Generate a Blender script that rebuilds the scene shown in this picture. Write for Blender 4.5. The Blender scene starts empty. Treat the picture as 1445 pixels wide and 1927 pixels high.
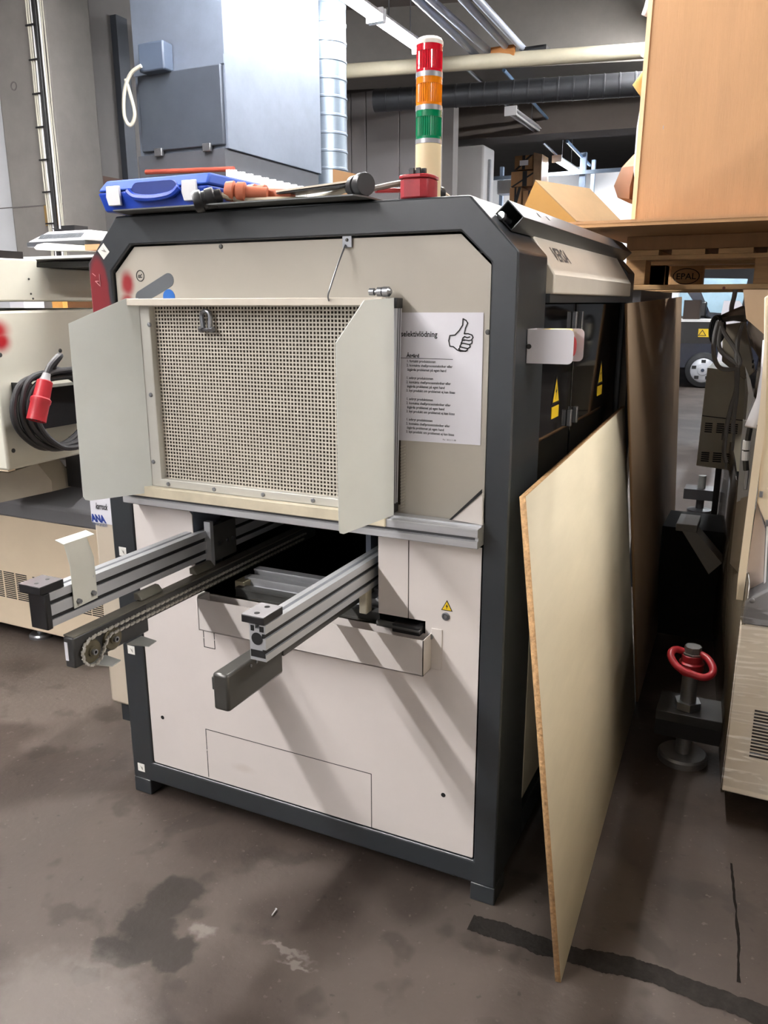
import bpy, bmesh, math, random
from mathutils import Vector, Matrix

# ---------------------------------------------------------------- camera, world, exposure
SC = bpy.context.scene
COL = SC.collection
cam_d = bpy.data.cameras.new('camera'); cam = bpy.data.objects.new('camera', cam_d); COL.objects.link(cam)
SC.camera = cam
cam_d.sensor_fit = 'VERTICAL'; cam_d.sensor_height = 36.0
cam_d.lens = 36.0 * 1510.2941 / 1927.0
cam_d.clip_start = 0.02; cam_d.clip_end = 100
_yaw, _pit, _rol = -0.446787, 0.254665, -0.0019134
_f = Vector((math.sin(_yaw)*math.cos(_pit), math.cos(_yaw)*math.cos(_pit), -math.sin(_pit)))
_r = Vector((math.cos(_yaw), -math.sin(_yaw), 0)); _u = _r.cross(_f)
_r2 = math.cos(_rol)*_r + math.sin(_rol)*_u; _u2 = -math.sin(_rol)*_r + math.cos(_rol)*_u
M = Matrix((_r2, _u2, -_f)).transposed().to_4x4()
M.translation = Vector((1.80198, -1.80187, 1.6)); cam.matrix_world = M

W = bpy.data.worlds.new('hall_ambient'); SC.world = W; W.use_nodes = True
W.node_tree.nodes['Background'].inputs[0].default_value = (0.9, 0.95, 1.0, 1)
W.node_tree.nodes['Background'].inputs[1].default_value = 0.05
SC.view_settings.view_transform = 'Standard'; SC.view_settings.look = 'None'
SC.view_settings.exposure = 1.42; SC.view_settings.gamma = 1.0
SC.view_settings.use_curve_mapping = False
LAMP_STRENGTH = 60.0

# ---------------------------------------------------------------- materials
def lin(c):
    return tuple(((x/255)/12.92 if x/255 <= .04045 else ((x/255+.055)/1.055)**2.4) for x in c)
MATS = {}
def mat(name, rgb, rough=.5, metal=0., var=.08, scale=6., bump=0., bscale=60., stretch=None, emit=0., trans=0., spec=.5, coat=0., alpha=1.):
    if name in MATS: return MATS[name]
    m = bpy.data.materials.new(name); m.use_nodes = True; MATS[name] = m
    n, l = m.node_tree.nodes, m.node_tree.links
    b = n['Principled BSDF']
    c = lin(rgb)
    b.inputs['Roughness'].default_value = rough; b.inputs['Metallic'].default_value = metal
    b.inputs['Specular IOR Level'].default_value = spec
    b.inputs['Coat Weight'].default_value = coat; b.inputs['Coat Roughness'].default_value = .08
    b.inputs['Transmission Weight'].default_value = trans
    b.inputs['Alpha'].default_value = alpha
    b.inputs['Base Color'].default_value = (*c, 1)
    if emit:
        b.inputs['Emission Color'].default_value = (*c, 1); b.inputs['Emission Strength'].default_value = emit
    tc = n.new('ShaderNodeTexCoord')
    vec = tc.outputs['Object']
    if stretch:
        mp = n.new('ShaderNodeMapping'); mp.inputs['Scale'].default_value = stretch
        l.new(vec, mp.inputs['Vector']); vec = mp.outputs[0]
    if var:
        nz = n.new('ShaderNodeTexNoise'); nz.inputs['Scale'].default_value = scale; nz.inputs['Detail'].default_value = 6; nz.inputs['Roughness'].default_value = .65
        l.new(vec, nz.inputs['Vector'])
        mr = n.new('ShaderNodeMapRange'); mr.inputs['From Min'].default_value = .25; mr.inputs['From Max'].default_value = .75
        mr.inputs['To Min'].default_value = 1-var; mr.inputs['To Max'].default_value = 1+var
        l.new(nz.outputs['Fac'], mr.inputs['Value'])
        mx = n.new('ShaderNodeMix'); mx.data_type = 'RGBA'; mx.blend_type = 'MULTIPLY'; mx.inputs['Factor'].default_value = 1
        mx.inputs['A'].default_value = (*c, 1); l.new(mr.outputs[0], mx.inputs['B'])
        l.new(mx.outputs['Result'], b.inputs['Base Color'])
    if bump:
        n2 = n.new('ShaderNodeTexNoise'); n2.inputs['Scale'].default_value = bscale; n2.inputs['Detail'].default_value = 4
        l.new(vec, n2.inputs['Vector'])
        bp = n.new('ShaderNodeBump'); bp.inputs['Strength'].default_value = bump; bp.inputs['Distance'].default_value = .01
        l.new(n2.outputs['Fac'], bp.inputs['Height']); l.new(bp.outputs[0], b.inputs['Normal'])
        if coat: l.new(bp.outputs[0], b.inputs['Coat Normal'])
    return m
def blend_spot(m, rgb, spots, soft=.5, wob=.03, wscale=14., sharp=False, amount=1.0):
    """a soft-edged mark, such as paint or oil, of its own shape: spots = [(centre, radii)] in object coordinates"""
    n, l = m.node_tree.nodes, m.node_tree.links
    b = n['Principled BSDF']
    tc = n.new('ShaderNodeTexCoord'); nz = n.new('ShaderNodeTexNoise'); nz.inputs['Scale'].default_value = wscale; nz.inputs['Detail'].default_value = 5
    l.new(tc.outputs['Object'], nz.inputs['Vector'])
    off = n.new('ShaderNodeVectorMath'); off.operation = 'MULTIPLY_ADD'
    l.new(nz.outputs['Color'], off.inputs[0]); off.inputs[1].default_value = (wob*2,)*3
    sub = n.new('ShaderNodeVectorMath'); sub.operation = 'SUBTRACT'; sub.inputs[1].default_value = (wob,)*3
    l.new(tc.outputs['Object'], sub.inputs[0]); l.new(sub.outputs[0], off.inputs[2])
    best = None
    for c, r in spots:
        d = n.new('ShaderNodeVectorMath'); d.operation = 'SUBTRACT'; d.inputs[1].default_value = c; l.new(off.outputs[0], d.inputs[0])
        q = n.new('ShaderNodeVectorMath'); q.operation = 'DIVIDE'; q.inputs[1].default_value = r; l.new(d.outputs[0], q.inputs[0])
        e = n.new('ShaderNodeVectorMath'); e.operation = 'LENGTH'; l.new(q.outputs[0], e.inputs[0])
        if best is None: best = e.outputs['Value']
        else:
            mn = n.new('ShaderNodeMath'); mn.operation = 'MINIMUM'; l.new(best, mn.inputs[0]); l.new(e.outputs['Value'], mn.inputs[1]); best = mn.outputs[0]
    mr = n.new('ShaderNodeMapRange'); mr.interpolation_type = 'SMOOTHSTEP'
    mr.inputs['From Min'].default_value = 1-soft; mr.inputs['From Max'].default_value = 1.0
    mr.inputs['To Min'].default_value = amount; mr.inputs['To Max'].default_value = 0
    l.new(best, mr.inputs['Value'])
    mx = n.new('ShaderNodeMix'); mx.data_type = 'RGBA'
    src = b.inputs['Base Color'].links
    if src: l.new(src[0].from_socket, mx.inputs['A'])
    else: mx.inputs['A'].default_value = b.inputs['Base Color'].default_value
    mx.inputs['B'].default_value = (*lin(rgb), 1); l.new(mr.outputs[0], mx.inputs['Factor'])
    l.new(mx.outputs['Result'], b.inputs['Base Color'])
    return m

CREAM = mat('cream_panel_paint', (216, 210, 206), .42, var=.05, scale=3)
CREAM_UP = mat('greige_panel_paint', (206, 200, 188), .42, var=.05, scale=3)
FLAP = mat('flap_paint', (220, 224, 219), .4, var=.05, scale=4)
CHAR = mat('charcoal_paint', (42, 46, 50), .34, spec=.7, var=.08, scale=8)
ALU = mat('brushed_aluminium', (196, 197, 200), .36, .5, var=.1, scale=8, stretch=(1, 1, 12))
ALUL = mat('anodised_aluminium', (190, 192, 196), .4, .45, var=.06, scale=8)
STEEL = mat('zinc_steel', (150, 152, 156), .32, .9, var=.15, scale=30)
DSTEEL = mat('dark_grey_metal', (84, 84, 82), .4, .3, var=.12, scale=14)
GALV = mat('galvanised_sheet', (112, 120, 134), .45, .45, var=.14, scale=3.5)
BLACK = mat('black_plastic', (22, 22, 24), .4, var=.1)
VOID = mat('black_interior', (10, 10, 11), .8, var=0)
GLASSB = mat('smoked_black_glass', (9, 9, 10), .06, var=0, spec=.6)
WHITE = mat('white_paint', (226, 226, 228), .45, var=.04)
PAPER = mat('white_paper', (222, 221, 228), .7, var=.02)
INK = mat('black_ink', (18, 18, 20), .6, var=0)
GREYINK = mat('grey_ink', (86, 90, 94), .5, var=.03)
BLUEINK = mat('blue_ink', (22, 96, 176), .5, var=.03)
RED = mat('red_plastic', (160, 36, 44), .4, var=.1, scale=20)
KRAFT = mat('kraft_cardboard', (166, 126, 88), .75, var=.08, scale=4, bump=.12, bscale=30, stretch=(8, 8, .6))
KRAFT2 = mat('brown_cardboard', (172, 132, 90), .8, var=.1, scale=5)
PINE = mat('pallet_pine', (186, 146, 100), .75, var=.22, scale=6, stretch=(1, 12, 12), bump=.15)
YELLOW = mat('warning_yellow', (236, 200, 40), .5, var=.03)
LAMPM = mat('lamp_tube_glow', (252, 253, 255), .5, var=0, emit=LAMP_STRENGTH)
LAMPB = mat('bright_lamp_tube_glow', (255, 252, 250), .5, var=0, emit=LAMP_STRENGTH*2)
LAMPC = mat('far_fill_tube_glow', (244, 250, 255), .5, var=0, emit=LAMP_STRENGTH*5)  # extra strong glow for the added lamp by the far rack

# ---------------------------------------------------------------- mesh building
ORIG = {}
class MB:
    def __init__(s): s.v, s.f, s.mi = [], [], []
    def add(s, vs, fs, mi=0):
        o = len(s.v); s.v += [Vector(p) for p in vs]; s.f += [tuple(i+o for i in f) for f in fs]; s.mi += [mi]*len(fs); return s
    def box(s, a, b, mi=0):
        (x0, y0, z0), (x1, y1, z1) = [[min(p, q) for p, q in zip(a, b)], [max(p, q) for p, q in zip(a, b)]]
        return s.add([(x0,y0,z0),(x1,y0,z0),(x1,y1,z0),(x0,y1,z0),(x0,y0,z1),(x1,y0,z1),(x1,y1,z1),(x0,y1,z1)],
                     [(0,3,2,1),(4,5,6,7),(0,1,5,4),(1,2,6,5),(2,3,7,6),(3,0,4,7)], mi)
    def prism(s, pts, vec, mi=0):
        n = len(pts); P = [Vector(p) for p in pts]; v = Vector(vec); Q = [p+v for p in P]
        nrm = Vector((0,0,0))
        for i in range(n): nrm += P[i].cross(P[(i+1) % n])
        fl = nrm.dot(v) > 0
        fs = [tuple(range(n)), tuple(range(2*n-1, n-1, -1))] + [(i, i+n, (i+1) % n+n, (i+1) % n) for i in range(n)]
        if fl: fs = [tuple(reversed(f)) for f in fs]
        return s.add(P+Q, fs, mi)
    def ring(s, outer, inner, vec, mi=0):
        n = len(outer); v = Vector(vec)
        V = [Vector(p) for p in outer]+[Vector(p) for p in inner]; V += [p+v for p in V]
        fs = []
        for i in range(n):
            j = (i+1) % n
            fs += [(i, j, n+j, n+i), (2*n+i, 3*n+i, 3*n+j, 2*n+j), (i, 2*n+i, 2*n+j, j), (n+i, n+j, 3*n+j, 3*n+i)]
        return s.add(V, fs, mi)
    def rev(s, p0, d, prof, n=20, mi=0, caps=True):
        p0 = Vector(p0); d = Vector(d).normalized()
        a = d.orthogonal().normalized(); b = d.cross(a); V = []
        for t, r in prof:
            for i in range(n):
                g = 2*math.pi*i/n; V.append(p0+d*t+a*(r*math.cos(g))+b*(r*math.sin(g)))
        fs = []
        for k in range(len(prof)-1):
            for i in range(n):
                j = (i+1) % n; fs.append((k*n+i, k*n+j, (k+1)*n+j, (k+1)*n+i))
        if caps: fs += [tuple(range(n-1, -1, -1)), tuple(range((len(prof)-1)*n, len(prof)*n))]
        return s.add(V, fs, mi)
    def cyl(s, p0, p1, r, n=16, mi=0):
        d = Vector(p1)-Vector(p0); return s.rev(p0, d, [(0, r), (d.length, r)], n, mi)
    def tube(s, path, r, n=8, mi=0, closed=False):
        P = [Vector(p) for p in path]; m = len(P); V = []; fs = []
        up = None
        for k in range(m):
            t = (P[(k+1) % m]-P[k-1]) if closed else (P[min(k+1, m-1)]-P[max(k-1, 0)])
            t.normalize()
            if up is None: up = t.orthogonal().normalized()
            up = (up - t*up.dot(t)); up = up.normalized() if up.length > 1e-6 else t.orthogonal().normalized()
            b = t.cross(up)
            for i in range(n):
                g = 2*math.pi*i/n; V.append(P[k]+up*(r*math.cos(g))+b*(r*math.sin(g)))
        for k in range(m if closed else m-1):
            k2 = (k+1) % m
            for i in range(n):
                j = (i+1) % n; fs.append((k*n+i, k*n+j, k2*n+j, k2*n+i))
        if not closed: fs += [tuple(range(n-1, -1, -1)), tuple(range((m-1)*n, m*n))]
        return s.add(V, fs, mi)
    def quad(s, a, b, c, d, mi=0): return s.add([a, b, c, d], [(0, 1, 2, 3)], mi)
    def mesh(s, name, mats, org):
        me = bpy.data.meshes.new(name); o = Vector(org)
        me.from_pydata([tuple(p-o) for p in s.v], [], s.f)
        for m in (mats if isinstance(mats, (list, tuple)) else [mats]): me.materials.append(m)
        if any(s.mi): me.polygons.foreach_set('material_index', s.mi)
        bm = bmesh.new(); bm.from_mesh(me); bmesh.ops.recalc_face_normals(bm, faces=bm.faces[:]); bm.to_mesh(me); bm.free()
        me.polygons.foreach_set('use_smooth', [True]*len(me.polygons))
        me.set_sharp_from_angle(angle=math.radians(32)); me.update()
        return me
    def build(s, name, mats, parent=None, bevel=0., org=None, rot=None, seg=2):
        if parent is not None: O = ORIG[parent.name]
        elif org is not None: O = Vector(org)
        else:
            xs = [p.x for p in s.v]; ys = [p.y for p in s.v]; zs = [p.z for p in s.v]
            O = Vector(((min(xs)+max(xs))/2, (min(ys)+max(ys))/2, min(zs)))
        ob = bpy.data.objects.new(name, s.mesh(name, mats, O)); COL.objects.link(ob)
        if parent is not None: ob.parent = parent
        else: ob.location = O
        ORIG[ob.name] = O
        if bevel:
            md = ob.modifiers.new('edge', 'BEVEL'); md.width = bevel; md.segments = seg; md.limit_method = 'ANGLE'; md.angle_limit = math.radians(40)
        return ob
def thing(name, label, cat, loc, group=None):
    o = bpy.data.objects.new(name, None); COL.objects.link(o); o.location = loc; o.empty_display_size = .05
    ORIG[o.name] = Vector(loc); return tag(o, label, cat, group)
def tag(o, label, cat, group=None):
    o['label'] = label; o['category'] = cat
    if group: o['group'] = group
    return o
def struct(o): o['kind'] = 'structure'; return o
def stuff(o): o['kind'] = 'stuff'; return o
def copy_tree(o, off, parent=None):
    c = o.copy(); COL.objects.link(c); c.parent = parent
    if parent is None: c.location = o.location + Vector(off)
    ORIG[c.name] = ORIG[o.name] + Vector(off)
    for ch in list(o.children): copy_tree(ch, off, c)
    return c
def text_mb(s, size, org, ux, uy, fit=None, align='LEFT', bold=0., line=1.):
    """flat lettering as thin geometry, set out along ux with letter tops along uy"""
    cu = bpy.data.curves.new('lettering', 'FONT'); cu.body = s; cu.size = size; cu.extrude = 0; cu.align_x = align; cu.resolution_u = 2; cu.offset = bold; cu.space_line = line
    ob = bpy.data.objects.new('lettering', cu); COL.objects.link(ob)
    dg = bpy.context.evaluated_depsgraph_get(); me = bpy.data.meshes.new_from_object(ob.evaluated_get(dg))
    ux = Vector(ux).normalized(); uy = Vector(uy).normalized(); o = Vector(org)
    k = fit/max(1e-6, max(v.co.x for v in me.vertices)) if fit else 1.
    mb = MB(); mb.add([o+ux*v.co.x*k+uy*v.co.y for v in me.vertices], [tuple(p.vertices) for p in me.polygons])
    bpy.data.objects.remove(ob); bpy.data.meshes.remove(me); bpy.data.curves.remove(cu)
    return mb
def merge(*mbs):
    m = MB()
    for b in mbs: m.add(b.v, b.f); m.mi[-len(b.f):] = b.mi
    return m
def screw(name, p, d, r, parent, m=None):
    d = Vector(d).normalized()
    return MB().rev(Vector(p)-d*.002, d, [(0, r), (.004, r), (.0055, r*.8), (.006, r*.45)], 12).build(name, m or STEEL, parent)

# ---------------------------------------------------------------- lamps
def lamp(x, y0, y1, z, lit=True, label='', group=None, first=None):
    yc = (y0+y1)/2
    t = thing('fluorescent_lamp', label, 'lamp', (x, yc, z), group)
    L = (y1-y0)/2
    h = MB(); h.prism([(x-.075, y0, z+.02), (x-.03, y0, z+.075), (x+.03, y0, z+.075), (x+.075, y0, z+.02)], (0, y1-y0, 0))
    h.build('housing', WHITE, t)
    for y in (y0, y1): MB().box((x-.08, y-.012, z-.035), (x+.08, y+.012, z+.075)).build('end_cap', WHITE, t)
    for dx in (-.035, .035):
        MB().cyl((x+dx, y0+.012, z), (x+dx, y1-.012, z), .016, 10).build('tube', (None, LAMPM, LAMPB, LAMPC)[int(lit)] if lit else WHITE, t)
    for y in (y0+.25*(y1-y0), y1-.25*(y1-y0)): MB().cyl((x, y, z+.07), (x, y, 4.9), .005, 6).build('hanger', STEEL, t)
    return t
k = 0
for i in range(-6, 4):
    y0 = -8.3 + (i+6)*1.51
    if y0 < -7.4: continue
    names = {2: 'lit fluorescent lamp hung nearest the duct box, cut by the top edge', 3: 'lit fluorescent lamp hung just behind the signal beacon'}
    lamp(-1.65, y0, y0+(1.46 if i < 3 else .95), 4.0, 2 if y0 < 0 else 1, names.get(i, 'lit fluorescent lamp in the ceiling row above the camera'), None if i in names else 'ceiling lamps over the aisle')
lamp(4.3, -.7, .76, 4.0, 2, 'lit fluorescent lamp over the aisle to the right of the pallets', None)
for i, lb in enumerate(('lit fluorescent lamp right above the charcoal machine, near end of its row', 'lit fluorescent lamp above the charcoal machine, far end of its row')):
    lamp(.75, .5+i*1.5, 1.96+i*1.5, 4.0, 2, lb, 'ceiling lamps over the charcoal machine')
lamp(-1.57, 9.0, 10.3, 3.95, False, 'unlit hanging fluorescent lamp in front of the dark beam', None)
for y0, lb in ((6.0, 'added fill lamp hidden behind the tall cardboard box, nearest of three in its row'), (7.5, 'added fill lamp hidden behind the tall cardboard box, middle of three in its row'), (10.3, 'added fill lamp hidden behind the tall cardboard box, beyond the dark beam')):
    lamp(.55, y0, y0+1.3, 4.2, 2 if y0 == 7.5 else 1, lb, 'added lamps behind the tall box')  # unseen lamps added to put sheen on the frame's upper faces
lamp(1.5, 12.6, 14.0, 3.95, 3, 'added fill lamp over the far rack, hidden behind the tall cardboard box', None)  # unseen lamp added to brighten the far floor and partition
lamp(-1.82, 12.45, 13.8, 3.9, 2, 'lit fluorescent lamp hanging over the far storage rack', None)

# ---------------------------------------------------------------- building shell
FLOORM = mat('stained_concrete_floor', (63, 55, 50), .5, var=.3, scale=2.2, bump=.1, bscale=45, spec=.2)
def flecks(m, rgb, scale, thr, amount):
    n, l = m.node_tree.nodes, m.node_tree.links; b = n['Principled BSDF']
    tc = n.new('ShaderNodeTexCoord'); vo = n.new('ShaderNodeTexNoise'); vo.inputs['Scale'].default_value = scale; vo.inputs['Detail'].default_value = 3
    l.new(tc.outputs['Object'], vo.inputs['Vector'])
    mr = n.new('ShaderNodeMapRange'); mr.inputs['From Min'].default_value = thr; mr.inputs['From Max'].default_value = thr+.06; mr.inputs['To Max'].default_value = amount
    l.new(vo.outputs['Fac'], mr.inputs['Value'])
    mx = n.new('ShaderNodeMix'); mx.data_type = 'RGBA'; l.new(b.inputs['Base Color'].links[0].from_socket, mx.inputs['A'])
    mx.inputs['B'].default_value = (*lin(rgb), 1); l.new(mr.outputs[0], mx.inputs['Factor']); l.new(mx.outputs['Result'], b.inputs['Base Color'])
flecks(FLOORM, (100, 92, 86), 1.1, .52, .4); flecks(FLOORM, (48, 42, 38), 5., .58, .5); flecks(FLOORM, (110, 102, 96), 42., .66, .35); flecks(FLOORM, (40, 36, 33), 26., .68, .5); flecks(FLOORM, (190, 184, 178), 95., .74, .7)
blend_spot(FLOORM, (46, 41, 37), [((0.4513, -0.3492, 0), (.085, .1, .3)), ((0.4488, -0.4536, 0), (.08, .07, .3)), ((0.4566, -0.5607, 0), (.085, .05, .3)), ((0.591, -0.5063, 0), (.06, .075, .3)), ((0.5059, -0.4981, 0), (.07, .08, .3)), ((0.4339, -0.6549, 0), (.05, .03, .3))], .28, .035, 22, amount=.9)
blend_spot(FLOORM, (150, 142, 136), [((0.8425, -0.3769, 0), (.09, .015, .3)), ((0.8894, -0.4017, 0), (.06, .012, .3)), ((0.6013, -0.4123, 0), (.05, .035, .3)), ((0.4646, -0.7509, 0), (.3, .2, .3))], .6, .04, 30, amount=.35)  # paler floor patches: small streaks and one broad area
floor = struct(MB().box((-7, -7.5, -.1), (16, 22, 0)).build('floor', FLOORM, org=(0, 0, 0)))
random.seed(4)
TAPE = mat('tape_residue', (42, 39, 37), .95, spec=.05, var=.3, scale=30, bump=.3, bscale=80)
def strip(name, ctr, w, m, z=.0012, jag=.12, n=40):
    P = [Vector(p) for p in ctr]; mb = MB(); V = []; j1 = j2 = 0.
    for i in range(n+1):
        t = i/n*(len(P)-1); a = min(int(t), len(P)-2); p = P[a].lerp(P[a+1], t-a); d = (P[a+1]-P[a]).normalized(); s = Vector((-d.y, d.x, 0))
        j1 += .5*random.uniform(-jag, jag)-.12*j1; j2 += .5*random.uniform(-jag, jag)-.12*j2; w1 = w/2*(1+j1); w2 = w/2*(1+j2)
        V += [p+s*w1+Vector((0, 0, z)), p-s*w2+Vector((0, 0, z))]
    mb.add(V, [(2*i, 2*i+1, 2*i+3, 2*i+2) for i in range(n)])
    return mb.build(name, m, floor)
strip('tape_residue', [(1.2317, -0.0831, 0), (1.4666, -0.0798, 0), (1.6970, -0.0534, 0), (1.9797, -0.0688, 0)], .062, TAPE, jag=.16, n=160)
CRK = mat('floor_crack', (26, 23, 21), .95, spec=.05, var=0)
strip('crack', [(1.8471, 0.4675, 0), (1.8664, 0.297, 0), (1.8784, 0.1753, -0), (1.8878, 0.011, 0)], .006, CRK, jag=.8)

CONC = mat('raw_concrete', (124, 120, 116), .8, var=.16, scale=2.6, bump=.1, bscale=25)
CONCD = mat('dark_ceiling_concrete', (108, 100, 95), .85, var=.1, scale=3, bump=.06, bscale=20)
WALLP = mat('pale_grey_wall_paint', (126, 122, 121), .75, var=.1, scale=1.5)
WALLW = mat('white_wall_paint', (214, 216, 220), .7, var=.05, scale=2)
struct(MB().box((-7, -7.5, 4.9), (16, 22, 5.1)).build('ceiling', CONCD))
wl = struct(MB().box((-4.1, 3.62, 0), (-3.9, 8.7, 4.9)).build('wall_left', WALLP))
struct(MB().box((-7, 3.6, 0), (-4.3, 3.8, 4.9)).build('wall_side', WALLW))
struct(MB().box((-7.2, -7.5, 0), (-7, 3.8, 4.9)).build('wall_front', WALLP))
struct(MB().box((16, -7.5, 0), (16.2, 22, 4.9)).build('wall_right', CONCD))
struct(MB().box((-7, -7.7, 0), (16, -7.5, 4.9)).build('wall_near', WALLW))
DARKW = mat('grey_far_wall', (158, 158, 162), .85, var=.1, scale=1)
struct(MB().box((-7, 22, 0), (16, 22.2, 4.9)).build('wall_far', DARKW))
col = struct(MB().box((-4.33, 3.5, 0), (-3.72, 4.0, 4.9)).build('column_left', CONC, bevel=.02))
MB().rev((-4.1422, 3.5000, 3.3513), (0, -1, 0), [(-.01, .035), (.004, .035), (.004, .026), (-.004, .024)], 20).build('form_hole', mat('dark_concrete', (96, 92, 90), .9), col)
MB().box(((-4.4666, 3.5000, 2.4287)[0]-.4, 3.496, (-4.0804, 3.5000, 2.4098)[2]-.004), (-3.715, 3.5, (-4.0804, 3.5000, 2.4098)[2]+.004)).build('formwork_joint', mat('dark_concrete', (96, 92, 90), .9), col)
wood = MB().box((-3.9, 3.9, 2.62), (-3.86, 5.2, 2.72)).build('wood_rail', mat('brown_wood_rail', (92, 62, 48), .6), wl)
MB().box((-3.9, 3.75, 2.50), (-3.84, 5.2, 2.60)).build('metal_rail', GALV, wl)
# white sandwich panels of the back wall, each a piece
wb = struct(MB().box((-4.1, 8.62, 0), (-2.2, 8.8, 4.9)).build('wall_back', WALLP))
PANELW = mat('white_sandwich_panel', (166, 163, 164), .55, var=.04, scale=2)
ex = [-4.8610, -4.3129, -3.6549, -3.4290, -2.9421, -2.3392]
for a, b in zip(ex[:-1], ex[1:]):
    MB().box((a+.006, 8.585, 0), (b-.006, 8.62, 4.3)).build('panel', PANELW, wb, bevel=.006)
# beams and far partition
def beam(n, a, b, hw, zb, zt, m):
    A, B = Vector(a), Vector(b); d = (B-A); d.z = 0; d.normalize(); s = Vector((-d.y, d.x, 0))*hw
    A2 = A - d*3; B2 = B + d*7
    q = [A2-s, B2-s, B2+s, A2+s]
    return struct(MB().prism([(p.x, p.y, zb) for p in q], (0, 0, zt-zb)).build(n, m))
LITB = mat('lit_concrete_beam', (128, 124, 120), .8, var=.08)  # paler concrete carries the light falling on this beam's underside
beam('beam_middle', (-3.3578, 7.7474, 4.2000), (0.0901, 8.6611, 4.2000), .3, 4.2, 4.9, LITB)
beam('beam_back', (-3.0497, 10.3325, 3.9000), (-0.172, 10.6332, 3.9000), .25, 3.9, 4.9, CONCD)
struct(MB().box(((-3.6196, 14.7000, 3.3667)[0]-.6, 14.7, 0), (0.05, 14.9, (-1.8456, 14.7000, 4.0300)[2])).build('wall_partition', WALLW))
# pipes and rails under the ceiling
def bar(name, label, cat, a, b, r, m, ext0=0., ext1=0., n=14, group=None, rings=0):
    A, B = Vector(a), Vector(b); d = (B-A).normalized(); A = A-d*ext0; B = B+d*ext1
    if not rings: return tag(MB().cyl(A, B, r, n).build(name, m), label, cat, group)
    L = (B-A).length; prof = []; k = int(L/rings)
    for i in range(k): prof += [(i*rings, r), (i*rings+rings*.86, r), (i*rings+rings*.88, r*1.035), (i*rings+rings*.98, r*1.035)]
    prof.append((L, r))
    return tag(MB().rev(A, d, prof, 24).build(name, m), label, cat, group)
CRMP = mat('cream_pipe_paint', (196, 188, 164), .5, var=.08)
bar('insulated_pipe', 'thick cream insulated pipe running under the pale beam', 'pipe', (-2.7059, 6.4975, 3.9800), (0.349, 7.1600, 3.9800), .072, CRMP, 1.0, 3)
DUCTD = mat('grey_spiral_duct', (62, 64, 68), .5, .3, var=.1)
bar('spiral_duct', 'dark grey round spiral duct hanging behind the cream pipe', 'duct', (-2.6609, 7.2868, 3.8500), (0.2052, 7.8618, 3.8500), .12, DUCTD, 0, 3, rings=.16)
ROD = mat('shiny_steel_rail', (196, 204, 222), .35, .1, var=.1)
for (p0, p1, lb) in (((-1.2671, 5.2892, 4.1000), (-1.3582, 7.3849, 4.1000), 'first bright steel ceiling tube from the beacon, ending at the cream pipe'), ((-1.1611, 5.3406, 4.1000), (-1.1836, 7.2516, 4.1000), 'second bright steel ceiling tube from the beacon, paired with the first'),
                        ((-0.9164, 5.4594, 4.1000), (-0.9983, 7.4717, 4.1000), 'third bright steel ceiling tube from the beacon, across the wide gap'), ((-0.8022, 5.5149, 4.1000), (-0.8480, 7.3303, 4.1000), 'fourth bright steel ceiling tube from the beacon, outermost of the four')):
    bar('ceiling_tube', lb, 'tube', p0, p1, .034, ROD, 4.0, 0, group='steel tubes under the ceiling')
MB_ = MB()
hb = thing('pipe_clamp', 'black pipe hanger clamp where the steel tubes meet the cream pipe', 'clamp', (-0.9874, 7.0539, 4.0500))
MB().box((-1.1226, 6.8609, 4.0000), Vector((-0.9943, 6.7227, 4.0000))+Vector((.12, .1, .1))).build('block', mat('orange_wood_block', (170, 110, 50), .7), hb)
MB().box(Vector((-0.7485, 7.0047, 4.0200))+Vector((-.1, -.05, -.06)), Vector((-0.7485, 7.0047, 4.0200))+Vector((.16, .1, .08))).build('bracket', BLACK, hb)
bar('lamp_conduit', 'thin grey conduit leading to the unlit hanging lamp', 'conduit', (-1.5867, 7.6031, 4.0800), (-1.7772, 10.8526, 4.0800), .02, STEEL, .3, 0)
bar('lamp_conduit', 'thin grey conduit leading to the far lit lamp', 'conduit', (-1.7799, 11.3963, 4.0000), (-1.9194, 13.3829, 4.0000), .022, STEEL)
BLUEP = mat('blue_grey_pipe', (96, 124, 156), .45, var=.05)
bar('air_pipe', 'thin blue compressed air pipe dropping toward the dark beam', 'pipe', (-1.2489, 7.6666, 4.1000), (-1.4737, 10.9083, 4.1000), .02, BLUEP)
bar('air_pipe', 'thin blue air pipe running above the far rack', 'pipe', (-1.4276, 11.4754, 4.0000), (-1.5724, 13.8696, 4.0000), .024, BLUEP)

# ---------------------------------------------------------------- ventilation unit
vb = thing('ventilation_unit', 'large galvanised ventilation box hanging high over the blue case', 'ventilation box', (-2.3, 4.0, 2.68))
x0, x1, y0, y1, z0, z1 = (-2.7141, 3.3500, 3.0329)[0], -1.9, 3.35, 4.69, 2.68, 4.88
MB().box((x0, y0, z0), (x1, y1, z1)).build('casing', GALV, vb, bevel=.004)
MB().box((x0-.004, y0-.02, z0-.34), (x1-.02, y1-.02, z0)).build('base_frame', mat('dark_base_steel', (84, 86, 92), .5, .4, var=.1), vb)
dp = (-2.6652, 3.3200, 3.2444); dq = (-1.9067, 3.3200, 2.6720)
DOORM = mat('shaded_galvanised_door', (76, 82, 92), .45, .5, var=.12, scale=3)  # galvanised sheet darkened to carry the dim light on this face
dr = MB().box((dp[0], y0-.035, dq[2]+.03), (x1-.015, y0-.002, (-1.8809, 3.3200, 3.2254)[2])).build('door', DOORM, vb, bevel=.008)
for t in (.22, .8):
    xx = dp[0]+(x1-dp[0])*t
    MB().box((xx-.035, y0-.06, dq[2]-.01), (xx+.035, y0-.035, dq[2]+.045)).build('latch', STEEL, dr, bevel=.004)
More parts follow.
